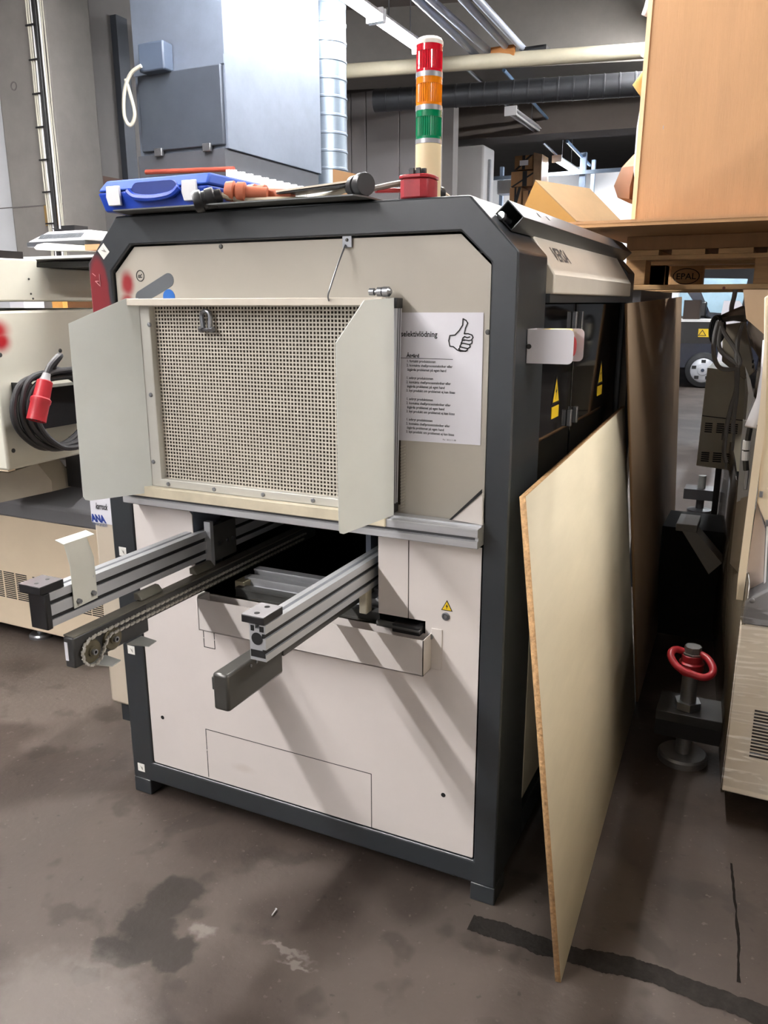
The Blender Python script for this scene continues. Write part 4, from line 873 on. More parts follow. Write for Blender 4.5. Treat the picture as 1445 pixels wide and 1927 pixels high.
MB().tube(smooth([pt-pd*.02, pt-pd*.06+Vector((0, .01, 0)), pt-pd*.085+Vector((0, .05, .01)), Vector((xc, .52, 1.355)), Vector((xc-.03, .64, 1.33))], 5), .0125, 10).build('cable_tail', CAB, cc_)
MB().rev(pt-pd*.028, pd, [(0, .014), (.02, .017), (.03, .022)], 16).build('cable_gland', mat('grey_gland', (150, 150, 152), .45), cc_)
pg = MB().rev(pt, pd, [(0, .024), (.004, .029), (k_*.42, .031), (k_*.46, .038), (k_*.54, .038), (k_*.58, .035), (k_, .036), (k_, .031), (k_-.02, .031), (k_-.02, .002)], 28).build('plug_body', RED, cc_)
a_ = pd.orthogonal().normalized(); b_ = pd.cross(a_)
for i in range(5): g = i*2*math.pi/5+.3; p = pb-pd*.02+a_*.018*math.cos(g)+b_*.018*math.sin(g); MB().cyl(p, p+pd*.017, .0032, 8).build('pin', STEEL, pg)
# monitor and trays on top of it
MB_z = 1.80
mo = thing('flat_monitor', 'light grey flat screen monitor lying face down on the left machine', 'monitor', (-1.08, .9, 1.80))
c0 = (-1.2525, 0.9, 1.8599); c1 = (-0.9061, 0.9, 1.8448)
MB().box((c0[0], .9, c0[2]-.016), (c1[0], 1.2, c0[2]+.004)).build('screen_edge', mat('dark_grey_bezel', (58, 60, 64), .4), mo, bevel=.003)
b = MB(); frustum(b, c0[0], .9, c1[0]+.06, 1.2, c0[2]+.004, c0[0]+.07, .96, c1[0]-.03, 1.15, c0[2]+.05); b.build('back_shell', WHITE, mo, bevel=.008)
for i in range(30):
    x = c0[0]+.06+i*.0085; MB().prism([(x, .9145, c0[2]+.016), (x+.004, .9145, c0[2]+.016), (x+.004, .938, c0[2]+.036), (x, .938, c0[2]+.036)], (0, -.003, .002)).build('vent_slot', GREYINK, mo)
MB().prism([(-1.1986, 1.0000, 1.9303), (-1.0869, 1.0000, 1.9171), (-1.1528, 1.0000, 1.9083)], (0, .1, 0)).build('stand_foot', BLACK, mo)
MB().box((-1.12, .98, c0[2]+.045), (-1.04, 1.06, c0[2]+.075)).build('stand_neck', BLACK, mo)
t = MB(); z = (-0.968, 0.84, 1.8302)[2]
tag(MB().box((-1.5, .66, 1.775), (-.62, 1.3, 1.785)).build('shelf_board', WHITE), 'thin white shelf board on the left machine under the monitor', 'board')
tb = thing('plastic_tray', 'white curled plastic tray lying under the flat monitor', 'tray', (-1.05, .8, 1.786))
MB().prism([(-1.1426, 0.84, 1.8353), (-1.1216, 0.84, 1.8478), (-1.0765, 0.84, 1.8529), (-1.0713, 0.84, 1.8245), (-1.1313, 0.84, 1.8262)], (0, .12, 0)).build('tray_lip', mat('ivory_plastic', (222, 218, 204), .45), tb)
MB().prism([(-1.0671, 0.84, 1.8526), (-0.8465, 0.84, 1.8351), (-0.8489, 0.84, 1.8162), (-1.0716, 0.84, 1.8224)], (0, .12, 0)).build('tray_body', mat('ivory_plastic', (222, 218, 204), .45), tb)
tag(MB().box((-0.8288, 0.82, 1.8145), Vector((-0.7499, 0.82, 1.8373))+Vector((0, .1, 0))).build('cardboard_strip', KRAFT), 'small tan cardboard strip beside the white tray on the left machine', 'cardboard')
tag(MB().box((-1.02, .72, 1.744), (-.66, .95, 1.765)).build('keyboard_drawer', BLACK), 'flat black keyboard lying in the step of the left machine', 'keyboard')
pal = thing('timber_crate', 'orange timber crate seen through the gap in the left machine', 'crate', (-1.9, 2.9, 0))
MB().box((-3.3079, 2.9000, 1.5259), Vector((-3.1985, 2.9000, 1.6218))+Vector((0, .1, 0))).build('post', mat('orange_timber', (220, 160, 84), .6, var=.1), pal)
MB().box(((-3.2119, 2.9000, 1.5263)[0], 2.95, 0), ((-3.2119, 2.9000, 1.5263)[0]+.9, 3.3, 1.63)).build('panel', mat('dark_crate_panel', (96, 62, 34), .7, var=.1), pal)
MB().box(((-3.3079, 2.9000, 1.5259)[0], 2.9, 0), ((-3.2119, 2.9000, 1.5263)[0], 3.0, 1.5)).build('post', MATS['orange_timber'], pal)
wb_ = tag(MB().box(((-3.7818, 2.9000, 1.5657)[0], 2.9, 0), ((-3.6087, 2.9000, 1.5658)[0], 3.1, 1.66)).build('white_carton', PAPER, bevel=.01), 'white carton standing behind the gap in the left machine', 'box')

# ---------------------------------------------------------------- shrink wrapped machine on the right
rm = thing('wrapped_machine', 'cream shrink wrapped machine with slots at the right edge of the aisle', 'machine', (2.2, 1.2, 0))
yr, xr = .674, 1.795
RMC = mat('wrapped_cream_paint', (238, 229, 214), .4, var=.04, bump=.06, bscale=9, stretch=(1.2, 1, 6))
MB().box((xr, yr, .105), (2.7, 2.2, .672)).build('lower_body', RMC, rm, bevel=.006)
MB().prism([(xr+.004, yr-.004, .672), (xr+.004, yr-.004, .745), (xr+.07, yr-.004, .80), (2.7, yr-.004, .90), (2.7, yr-.004, .672)], (0, 1.5, 0)).build('grey_band', GREYB, rm, bevel=.008)
c = (1.8192, 0.67, 0.7502); screw('screw', c, (0, -1, 0), .008, rm)
for a in ((1.8628, 0.6740, 0.4005), (1.8628, 0.6740, 0.3897), (1.8628, 0.6740, 0.3788), (1.8629, 0.6740, 0.3680), (1.8629, 0.6740, 0.3571), (1.8629, 0.6740, 0.3463), (1.8629, 0.6740, 0.3353), (1.8630, 0.6740, 0.3244), (1.8630, 0.6740, 0.3134), (1.8630, 0.6740, 0.3025), (1.8630, 0.6740, 0.2915), (1.8630, 0.6740, 0.2804), (1.8631, 0.6740, 0.2694), (1.8631, 0.6740, 0.2583), (1.8631, 0.6740, 0.2472)):
    MB().prism([(a[0], yr-.0012, a[2]-.003), (2.05, yr-.0012, a[2]-.003), (2.05, yr-.0012, a[2]+.003), (a[0], yr-.0012, a[2]+.003)], (0, .003, 0)).build('vent_slot', vent, rm)
FILMC = bpy.data.materials.new('clear_stretch_film'); FILMC.use_nodes = True
n, l = FILMC.node_tree.nodes, FILMC.node_tree.links; n.clear()
o_ = n.new('ShaderNodeOutputMaterial'); mx = n.new('ShaderNodeMixShader'); tr_ = n.new('ShaderNodeBsdfTransparent'); gl = n.new('ShaderNodeBsdfGlossy')
gl.inputs['Roughness'].default_value = .2; mx.inputs[0].default_value = .17
l.new(tr_.outputs[0], mx.inputs[1]); l.new(gl.outputs[0], mx.inputs[2]); l.new(mx.outputs[0], o_.inputs[0])
random.seed(11); NX, NZ = 26, 190; V = []
ridge = [[0.]*(NX+1) for _ in range(NZ+1)]
for _ in range(260):
    j0, i0, ln, h = random.uniform(0, NZ), random.uniform(-4, NX), random.uniform(2, 9), random.uniform(.001, .0055)
    for j in range(NZ+1):
        for i in range(NX+1):
            d = abs(j-j0-(i-i0)*.5)
            if d < 2 and i0 <= i <= i0+ln: ridge[j][i] += h*(1-d/2)
for j in range(NZ+1):
    for i in range(NX+1): V.append((xr-.002+.5*i/NX, yr-.007-ridge[j][i], .13+.60*j/NZ))
MB().add(V, [(j*(NX+1)+i, j*(NX+1)+i+1, (j+1)*(NX+1)+i+1, (j+1)*(NX+1)+i) for j in range(NZ) for i in range(NX)]).build('stretch_film', FILMC, rm)
# dark film covered flank receding from the corner
fl_ = MB(); fb = [(1.7958, 0.6749, 0.1), (1.6741, 2.0950, 0.1), (1.5827, 2.9629, 0.1)]
FLK = mat('dark_film_flank', (84, 75, 63), .25, var=.25, scale=4, stretch=(6, 6, .7), coat=.4)
p0, p1, p2 = [Vector(p) for p in fb]
fl_.add([p0, p1, p2, p2+Vector((.02, 0, .86)), p1+Vector((.012, 0, .80)), p0+Vector((.004, 0, .70))], [(0, 1, 4, 5), (1, 2, 3, 4)])
fo = fl_.build('film_flank', FLK, rm)
md = fo.modifiers.new('thick', 'SOLIDIFY'); md.thickness = .01; md.offset = -1
# upper cream uprights
up2 = MB()
IV = mat('ivory_door_paint', (222, 208, 184), .35, var=.04)
MB().prism([(1.7760, 0.7, 0.7362), (1.7951, 0.7, 0.7359), (1.7993, 0.7, 1.2641), (1.7686, 0.7, 1.6126), (1.7793, 0.7, 1.3231), (1.7740, 0.7, 0.8)], (.0, .05, 0)).build('door_edge', IV, rm)
MB().prism([(1.7947, 0.76, 0.7462), (1.8446, 0.76, 0.7779), (1.8330, 0.76, 0.9401), (1.8009, 0.76, 1.0264)], (.0, .03, 0)).build('inner_panel', mat('pinkish_panel', (222, 208, 200), .4), rm)
MB().prism([(1.8460, 0.74, 0.7812), (1.8508, 0.74, 0.7904), (1.8395, 0.74, 0.9624), (1.8339, 0.74, 0.9617)], (0, .03, 0)).build('panel_strip', WHITE, rm)
MB().prism([(1.8009, 0.72, 1.0353), (1.8300, 0.72, 0.9744), (1.8715, 0.72, 0.9792), (1.7982, 0.72, 1.6406), (1.7590, 0.72, 1.6127), (1.7938, 0.72, 1.2610)], (0, .05, 0)).build('upper_door', IV, rm, bevel=.003)
MB().box((1.96, .80, .8), (2.7, 1.33, 2.35)).build('upper_shade_core', GREYB, rm)  # out of view, raised high to shade the hood
MB().box((1.9, .86, .8), (1.96, 2.0, 1.64)).build('inner_core', VOID, rm)
MB().prism([(1.6722, 1.5000, 1.6451), (1.7636, 1.5000, 1.6443), (1.7828, 1.5000, 1.4669), (1.6935, 1.5000, 1.5416)], (0, .3, 0)).build('upper_frame', mat('beige_frame_paint', (190, 160, 126), .5, var=.06), rm)
for c in ((1.8095, 0.7100, 1.0623), (1.8339, 0.7100, 0.9789)): MB().box((c[0]-.005, c[1]-.006, c[2]-.009), (c[0]+.005, c[1]+.004, c[2]+.009)).build('hinge', STEEL, rm, bevel=.002)
MB().prism([(1.7367, 1.2000, 0.9211), (1.7781, 1.2000, 0.9503), (1.7791, 1.2000, 1.1957), (1.7278, 1.2000, 1.2108)], (0, .02, 0)).build('grey_plate', mat('grey_plate_paint', (150, 148, 146), .4), rm)
MB().prism([(1.7343, 1.3000, 0.6655), (1.7903, 0.9, 0.7388), (1.7922, 0.9, 1.0198), (1.7336, 1.3000, 0.9084)], (.006, .01, 0)).build('brown_plate', mat('brown_plate_paint', (110, 98, 82), .45), rm)
MB().prism([(1.7797, 0.95, 1.0078), (1.7911, 0.95, 1.0176), (1.7870, 0.95, 1.2298), (1.7750, 0.95, 1.2290)], (0, .01, 0)).build('dark_gap', VOID, rm)
# foot with lifting ring
fx, fy = 1.655, 1.0
MB().rev((fx, fy, 0), (0, 0, 1), [(0, .085), (.022, .085), (.03, .078), (.032, .02)], 32).build('levelling_foot', mat('worn_foot_steel', (140, 140, 142), .4, .8, var=.15), rm)
MB().cyl((fx, fy, .03), (fx, fy, .42), .027, 20).build('foot_spindle', MATS['worn_foot_steel'], rm)
MB().prism([(fx-.098, .935, .17), (1.80, .935, .17), (1.80, 1.10, .17), (fx-.098, 1.10, .17)], (0, 0, .035)).build('foot_bracket', mat('black_bracket_steel', (50, 49, 48), .5, .3), rm, bevel=.002)
MB().prism([(fx-.098, .94, .11), (1.80, .94, .11), (1.80, .95, .11), (fx-.098, .95, .11)], (0, 0, .06)).build('bracket_web', BLACK, rm)
MB().rev((fx, fy, .206), (0, 0, 1), [(0, .046), (.028, .046)], 6).build('hex_nut', STEEL, rm)
MB().rev((fx, fy, .335), (0, 0, 1), [(0, .03), (.004, .04), (.045, .042), (.05, .036), (.075, .036), (.078, .03)], 24).build('ring_hub', RED, rm)
MB().rev((fx, fy, .412), (0, 0, 1), [(0, .036), (.006, .036), (.006, .03), (.028, .028)], 8).build('hub_bolt', mat('dull_bolt', (110, 110, 108), .5, .6), rm)
MB().tube(smooth([(1.6246, 1.0000, 0.414), (1.5975, 0.98, 0.425), (1.5877, 0.95, 0.4134), (1.6140, 0.92, 0.3895), (1.6609, 0.91, 0.3758), (1.7036, 0.91, 0.371), (1.7265, 0.93, 0.3807), (1.7252, 0.95, 0.3973), (1.7028, 0.98, 0.4137), (1.6734, 1.0000, 0.4155)], 4), .0125, 12).build('lifting_ring', RED, rm)

bx0 = (1.4789, 1.9500, 0.6265); bx1 = (1.5705, 1.9500, 0.5924); bd = (1.6381, 1.9500, 0.4455)
STG = mat('grey_bracket_paint', (150, 146, 138), .5, var=.08)  # plain grey paint of the outrigger
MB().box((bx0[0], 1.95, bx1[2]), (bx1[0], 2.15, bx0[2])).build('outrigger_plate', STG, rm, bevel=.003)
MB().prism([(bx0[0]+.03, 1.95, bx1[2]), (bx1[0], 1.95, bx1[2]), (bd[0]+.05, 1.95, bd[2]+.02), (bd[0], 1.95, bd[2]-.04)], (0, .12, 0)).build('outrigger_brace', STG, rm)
MB().box((1.40, 2.16, .0), (1.86, 2.5, bx1[2]-.04)).build('added_dark_box', VOID, rm)  # black box added to hide bright floor and darken the aisle

# vented cabinet beyond, with cables and film
vc = thing('vented_cabinet', 'dull beige control cabinet with short vent slots hanging beyond the aisle', 'cabinet', (1.6, 2.7, .79))
VCM = mat('dull_beige_paint', (206, 198, 176), .5, var=.05)
q0, q1, q2, q3 = (1.5022, 2.5000, 0.7976), (1.7171, 2.5000, 0.7834), (1.6816, 2.5000, 1.2738), (1.5095, 2.5000, 1.2887)
MB().prism([q0, q1, q2, q3], (.0, .5, 0)).build('casing', VCM, vc)
s0, s1 = (1.5069, 2.5000, 1.0498), (1.6962, 2.5000, 1.0371)
MB().prism([Vector(s0)+Vector((0, -.002, 0)), Vector(s1)+Vector((0, -.002, 0)), Vector(s1)+Vector((0, -.002, .004)), Vector(s0)+Vector((0, -.002, .004))], (0, .003, 0)).build('door_gap', vent, vc)
for a, b in (((1.5248, 2.4980, 1.0191), (1.5593, 2.4980, 1.0212)), ((1.5791, 2.4980, 1.0197), (1.6134, 2.4980, 1.0192)), ((1.6352, 2.4980, 1.0205), (1.6763, 2.4980, 1.0204)), ((1.5210, 2.4980, 0.8706), (1.5585, 2.4980, 0.8707)), ((1.5758, 2.4980, 0.8721), (1.6157, 2.4980, 0.8698)), ((1.6352, 2.4980, 0.8713), (1.6719, 2.4980, 0.8714))):
    for k in range(5):
        z = a[2]-k*.0105-.004
        MB().box((a[0], 2.497, z-.0028), (b[0], 2.502, z+.0028)).build('vent_slot', vent, vc)
MB().box((1.585, 2.7, 0), (1.615, 2.73, .80)).build('support_leg', mat('dark_leg', (60, 56, 52), .5), vc)
MB().box((1.64, 2.6, 0), (1.74, 2.9, .80)).build('support_base', VOID, vc)
pm_ = thing('levelling_base', 'black machine foot with round pad on the far bright floor', 'foot', (1.3973, 4.7711, 0))
f0 = Vector((1.3973, 4.7711, 0))
MB().rev(f0, (0, 0, 1), [(0, .09), (.03, .09), (.04, .03), (.16, .03)], 20).build('pad', BLACK, pm_)
MB().box(f0+Vector((-.12, -.08, .12)), f0+Vector((.16, .1, .2))).build('bracket', BLACK, pm_)
MB().cyl(f0+Vector((0, 0, .2)), f0+Vector((0, 0, .3)), .03, 12).build('spindle', DSTEEL, pm_)
# grey hanging cables
gc = thing('hanging_cables', 'coil of grey cables hanging in front of the vented cabinet', 'cables', (1.55, 2.2, 1.2))
GC = mat('grey_cable_sheath', (158, 156, 152), .5, var=.08)
yy = 2.2
for P_ in ([(1.5574, 2.2000, 1.5192), (1.5476, 2.2000, 1.4583), (1.5509, 2.2000, 1.3756), (1.5768, 2.2000, 1.3167), (1.6293, 2.2000, 1.3064), (1.6644, 2.2000, 1.3312), (1.6431, 2.2000, 1.3896), (1.5843, 2.2000, 1.4705), (1.5618, 2.2000, 1.5193)],
           [(1.5712, 2.2000, 1.5147), (1.5655, 2.2000, 1.4350), (1.5789, 2.2000, 1.3881), (1.6180, 2.2000, 1.3536), (1.6608, 2.2000, 1.3240)],
           [(1.6589, 2.2000, 1.5154), (1.6461, 2.2000, 1.4481), (1.6477, 2.2000, 1.3661), (1.6592, 2.2000, 1.2955), (1.6609, 2.2000, 1.2120), (1.6481, 2.2000, 1.1389), (1.6385, 2.2000, 1.0528), (1.6367, 2.2000, 0.9784), (1.6370, 2.2000, 0.9285), (1.6486, 2.2000, 0.8793)],
           [(1.6536, 2.2000, 1.3072), (1.6643, 2.2000, 1.2001), (1.6630, 2.2000, 1.0788), (1.6669, 2.2000, 1.0176)],
           [(1.6144, 2.2000, 1.6549), (1.6113, 2.2000, 1.6208), (1.6060, 2.2000, 1.5865), (1.6072, 2.2000, 1.5520)]):
    MB().tube(smooth(P_, 5), .010, 8).build('cable', GC, gc)
MB().box(Vector((1.6659, 2.2000, 0.9357)), Vector((1.6781, 2.2000, 1.0184))+Vector((0, .02, 0))).build('plug', mat('steel_plug', (110, 108, 104), .4, .5), gc)
MB().box(Vector((1.6203, 2.2000, 0.9822)), Vector((1.6377, 2.2000, 1.0379))+Vector((0, .02, 0))).build('plug', mat('grey_plug', (96, 92, 84), .5), gc)
MB().box(Vector((1.6470, 2.2000, 0.8488)), Vector((1.6580, 2.2000, 0.9001))+Vector((0, .02, 0))).build('plug', mat('steel_plug', (110, 108, 104), .4, .5), gc)
for i in range(3): MB().tube([(Vector((1.5534, 2.2500, 1.4804))+Vector((.045*math.cos(t*math.pi/8)*.5-.01+.008*i, .02*i, .06*math.sin(t*math.pi/8)))) for t in range(16)], .006, 6, closed=True).build('cable_coil', BLACK, gc)
# head unit (beige) with film
hu = thing('beige_housing', 'beige machine head behind the hanging cables, half under grey film', 'machine part', (1.6421, 2.3500, 1.3329))
MB().prism([(1.5685, 2.3500, 1.4971), (1.6625, 2.3500, 1.5123), (1.7264, 2.3500, 1.2866), (1.6850, 2.3500, 1.2483), (1.5799, 2.3500, 1.3312)], (0, .14, 0)).build('casing', mat('beige_head_paint', (168, 158, 138), .45), hu, bevel=.004)
q = MB()
for c in ((1.7102, 2.3450, 1.3352), (1.7127, 2.3450, 1.3109), (1.6889, 2.3450, 1.2783)): q.box((c[0], 2.344, c[2]-.008), (c[0]+.008, 2.35, c[2]+.006))
q.build('stencil_mark', INK, hu)
FILM = mat('grey_plastic_film', (126, 116, 106), .25, var=.15, scale=5, coat=.4)
def sheet(name, rows, mm, label, cat, t=.002, parent=None):
    V = []; n = len(rows[0])
    for r in rows: V += [Vector(p) for p in r]
    mb = MB(); mb.add(V, [(j*n+i, j*n+i+1, (j+1)*n+i+1, (j+1)*n+i) for j in range(len(rows)-1) for i in range(n-1)])
    o = mb.build(name, mm, parent); md = o.modifiers.new('sub', 'SUBSURF'); md.levels = 1; md.render_levels = 1; md.subdivision_type = 'SIMPLE'; md = o.modifiers.new('thick', 'SOLIDIFY'); md.thickness = t
    return tag(o, label, cat) if label else o
sheet('film_cover', [[(1.5739, 2.1000, 1.5485), (1.6212, 2.0500, 1.5715), (1.6592, 2.0000, 1.5871), (1.6905, 1.9500, 1.5766)], [(1.5740, 2.1200, 1.5346), (1.6252, 2.0200, 1.5454), (1.6678, 1.9800, 1.5504), (1.6900, 1.9500, 1.5423)], [(1.5828, 2.1500, 1.5158), (1.6237, 2.1000, 1.5217), (1.6643, 2.0500, 1.5186), (1.6805, 2.0000, 1.5197)]], mat('dark_film', (58, 52, 46), .35, var=.1), 'dark brown film flap draped over the beige machine head', 'film')
sheet('film_cover', [[(1.6941, 1.9000, 1.5558), (1.7215, 1.8500, 1.5524), (1.7733, 1.8000, 1.5267)], [(1.6841, 1.9200, 1.4914), (1.7304, 1.8200, 1.4740), (1.7810, 1.8000, 1.4548)], [(1.7068, 1.9200, 1.4271), (1.7417, 1.8600, 1.4136), (1.7866, 1.8000, 1.4031)], [(1.7438, 1.9000, 1.3858), (1.7609, 1.8500, 1.3466), (1.7945, 1.8000, 1.3301)], [(1.7409, 1.9000, 1.2221), (1.7589, 1.8600, 1.1941), (1.7843, 1.8000, 1.2449)]], FILM, 'glossy grey film hanging in folds at the right edge under the pallet', 'film')
BAG = mat('white_foam_sheet', (214, 212, 216), .6, var=.04)
sheet('foam_wrap', [[(1.7648, 1.0000, 1.4867), (1.8005, 0.95, 1.4893)], [(1.7692, 1.0000, 1.3891), (1.8109, 0.95, 1.3943)], [(1.7654, 1.0000, 1.3094), (1.8189, 0.95, 1.3219)], [(1.7407, 1.0000, 1.2202), (1.7850, 0.97, 1.2169), ][:2], [(1.7412, 1.0000, 1.2151), (1.8308, 0.95, 1.2126)]], BAG, 'white foam wrap sheet hanging at the right edge beside the cream door', 'foam')
wc = thing('wrapped_cable', 'black cable with white bands and steel connector hanging beside the cream door', 'cable', (1.7568, 1.0500, 1.0917))
pth = [(1.7545, 1.1000, 1.2076), (1.7512, 1.1000, 1.1452), (1.7510, 1.1000, 1.1004), (1.7572, 1.1000, 1.0557)]
MB().tube(smooth(pth, 5), .009, 8).build('cable', BLACK, wc)
for P_ in ([(1.7495, 1.1000, 1.1558), (1.7497, 1.1000, 1.1254)], [(1.7496, 1.1000, 1.1201), (1.7517, 1.1000, 1.0896)]): MB().cyl(P_[0], P_[1], .0125, 10).build('white_band', WHITE, wc)
MB().box(Vector((1.7543, 1.1000, 0.9878)), Vector((1.7667, 1.1000, 1.0583))+Vector((0, .03, 0))).build('metal_connector', STEEL, wc, bevel=.003)
MB().prism([(1.7047, 1.6000, 1.3621), (1.7284, 1.6000, 1.3126), (1.7458, 1.6000, 1.2527), (1.7275, 1.6000, 1.1388), (1.7271, 1.6000, 1.1801), (1.7262, 1.6000, 1.2619)], (0, .01, 0)).build('ribbon', WHITE, wc)

# ---------------------------------------------------------------- pallet load at the right
yp = 1.85
pt_ = thing('euro_pallet', 'wooden pallet carrying the tall cardboard box, its left corner jutting over the aisle', 'pallet', (1.8, 2.45, 1.652))
PIN2 = mat('pallet_board_pine', (212, 174, 126), .75, var=.2, scale=5, stretch=(2, 10, 10))
xl = 1.192
ROWS = (1.85, 2.36, 2.86)
zb0, zb1, zb2, zb3, zb4 = 1.652, 1.672, 1.772, 1.790, 1.812
for j, y in enumerate(ROWS):
    for x, w in ((xl, .082), (xl+.055 if j == 2 else xl+.0, .0), (xl+.5, .145), (xl+.9, .1)):
        if j and x == xl: x, w = xl, .1
        if w: MB().box((x, y, zb1), (x+w, y+.14, zb2)).build('block', PINE, pt_, bevel=.003)
eb = MB().box(((1.2698, 2.7500, 1.7579)[0], 2.75, zb1), ((1.4271, 2.7500, 1.7551)[0], 2.85, (1.3394, 2.7500, 1.7933)[2])).build('block', PINE, pt_, bevel=.003)
ec_ = (1.3476, 2.7490, 1.7303); Lx = .066; Lz = .04
q = MB().ring([(ec_[0]+Lx*math.cos(t*math.pi/12), 2.7485, ec_[2]+Lz*math.sin(t*math.pi/12)) for t in range(24)], [(ec_[0]+Lx*.93*math.cos(t*math.pi/12), 2.7485, ec_[2]+Lz*.9*math.sin(t*math.pi/12)) for t in range(24)], (0, -.001, 0))
q = merge(q, text_mb('EPAL', .043, (ec_[0]-.05, 2.748, ec_[2]-.0145), (1, 0, 0), (0, 0, 1), fit=.098, bold=.0004))
q.build('stamp', mat('brown_stamp', (24, 16, 12), .8, var=0), eb)
for x, w in ((xl-.006, .1), (xl+.5, .145), (xl+.9, .1)): pass
MB().box((xl-.008, yp, zb0), (xl+1.05, yp+.14, zb1)).build('plank', PIN2, pt_, bevel=.002)
for y in ROWS[1:]: MB().box((xl, y, zb0), (xl+1.05, y+.14, zb1)).build('plank', PIN2, pt_, bevel=.002)
for y in ROWS: MB().box((xl, y, zb2), (xl+1.05, y+.145, zb3)).build('plank', PIN2, pt_, bevel=.002)
for i in range(6): MB().box((xl+i*.18, yp, zb3), (xl+i*.18+.13, yp+1.15, zb4)).build('plank', PIN2, pt_, bevel=.002)
for c in ((1.5864, 1.8500, 1.6567), (1.2169, 1.8500, 1.6623)): MB().cyl((c[0], yp+.001, c[2]), (c[0], yp-.0012, c[2]), .006, 10).build('nail', mat('rusty_nail', (110, 56, 44), .7), pt_)
ct = thing('flat_carton', 'flat tan cardboard carton lying on the pallet under the wide board', 'carton', (1.7, 2.4, 1.812))
MB().box((xl-.004, yp+.01, 1.8125), (xl+1.1, yp+1.1, 1.868)).build('carton_body', KRAFT, ct, bevel=.002)
ob_ = 1.35
zo = (1.4874, 1.3500, 1.8691)[2]
a = (1.0403, 1.3500, 1.9024)
wbd = thing('wide_board', 'wide brown board overhanging the flat carton beneath the tall box', 'board', (1.6, 1.9, 1.868))
MB().prism([(a[0], ob_, 1.8685), (2.4, ob_, 1.8685), (2.4, ob_+1.3, 1.8685), (1.15, ob_+1.3, 1.8685), (a[0]+.03, ob_+.3, 1.8685)], (0, 0, .012)).build('board', KRAFT2, wbd)
MB().box((a[0], ob_-.002, 1.8805), (2.4, ob_+.2, 1.8905)).build('folded_edge', KRAFT, wbd)
tbx = thing('tall_carton', 'huge tan cardboard box towering on the pallet at the upper right', 'box', (1.85, 1.95, 1.8905))
x0 = (1.2697, 1.5000, 1.9130)[0]; x1_ = (1.2797, 1.5000, 2.6358)[0]
MB().prism([(x0, 1.5, 1.8907), (2.5, 1.5, 1.8907), (2.5, 1.5, 3.3), (x1_+.004, 1.5, 3.3)], (0, 1.0, 0)).build('carton_body', KRAFT, tbx, bevel=.004)
e_ = (1.2793, 1.4900, 2.1115)
MB().prism([(x0-.012, 1.494, 1.8907), (x0+.003, 1.494, 1.8907), (x1_+.006, 1.494, 3.3), (x1_-.01, 1.494, 3.3)], (0, .005, 0)).build('corner_flap', mat('light_kraft_edge', (224, 190, 150), .7), tbx)
c = (1.3483, 1.4995, 2.2154)
MB().tube([(c[0], 1.4992, c[2]+.006), (c[0], 1.4988, c[2]-.006)], .0012, 6).build('staple', STEEL, tbx)
# things sticking out behind the box
sheet('foam_wrap', [[(1.2656, 1.6000, 1.9219), (1.2955, 1.6000, 1.9206)], [(1.2370, 1.6000, 2.0925), (1.2824, 1.6000, 2.0895)], [(1.2376, 1.6000, 2.2424), (1.2708, 1.6000, 2.2395)], [(1.2487, 1.6000, 2.3513), (1.2758, 1.6000, 2.3486)]], BAG, 'white foam sheet edge peeking out along the left of the tall box', 'foam', .01)
sheet('foam_wrap', [[(1.2293, 1.6200, 2.4930), (1.2696, 1.6200, 2.4651)], [(1.2400, 1.6200, 2.5274), (1.2717, 1.6200, 2.5111)], [(1.2493, 1.6200, 2.5792), (1.2672, 1.6200, 2.5681)]], BAG, 'white foam scrap sticking out above the yellow paper of the tall box', 'foam', .008)
sheet('foam_wrap', [[(1.2225, 1.6200, 2.6318), (1.2403, 1.6200, 2.6225)], [(1.2301, 1.6200, 2.6570), (1.2494, 1.6200, 2.6508)], [(1.2385, 1.6200, 2.6939), (1.2612, 1.6200, 2.6906)]], BAG, 'white foam scrap at the top edge beside the tall box', 'foam', .008)
sheet('wrapping_paper', [[(1.2550, 1.5800, 2.3322), (1.2660, 1.5800, 2.3635)], [(1.2179, 1.5600, 2.3822), (1.2608, 1.5800, 2.3820)], [(1.2294, 1.5700, 2.3615), (1.2586, 1.5800, 2.3607)], ][:2] + [[(1.2544, 1.5700, 2.4339), (1.2656, 1.5800, 2.4172)]], mat('buff_paper', (214, 180, 112), .7), 'buff folded wrapping paper corner poking out beside the tall box', 'paper', .003)
bp = thing('brown_paper_bag', 'crumpled dark brown paper bulging out at the left of the tall box', 'paper', (1.1924, 1.7500, 1.9851))
V = []
rows = [[(1.2098, 1.7500, 2.1735), (1.2440, 1.7500, 2.1808)], [(1.1745, 1.7000, 2.1198), (1.2385, 1.6200, 2.1103)], [(1.1388, 1.7500, 2.0588), (1.2310, 1.5800, 2.0295)], [(1.1567, 1.7500, 2.0133), (1.2287, 1.6000, 1.9896)], [(1.2025, 1.7500, 1.9906), (1.2520, 1.6600, 1.9829)]]
q = MB(); V = []
for r in rows: a, b = Vector(r[0]), Vector(r[1]); V += [a, b, b+Vector((.03, .12, 0)), a+Vector((.02, .15, 0))]
q.add(V, [(4*j+i, 4*j+(i+1) % 4, 4*j+4+(i+1) % 4, 4*j+4+i) for j in range(4) for i in range(4)]+[(0, 1, 2, 3), (19, 18, 17, 16)])
q.build('paper_fold', mat('dark_brown_paper', (120, 78, 48), .7, var=.15), bp)
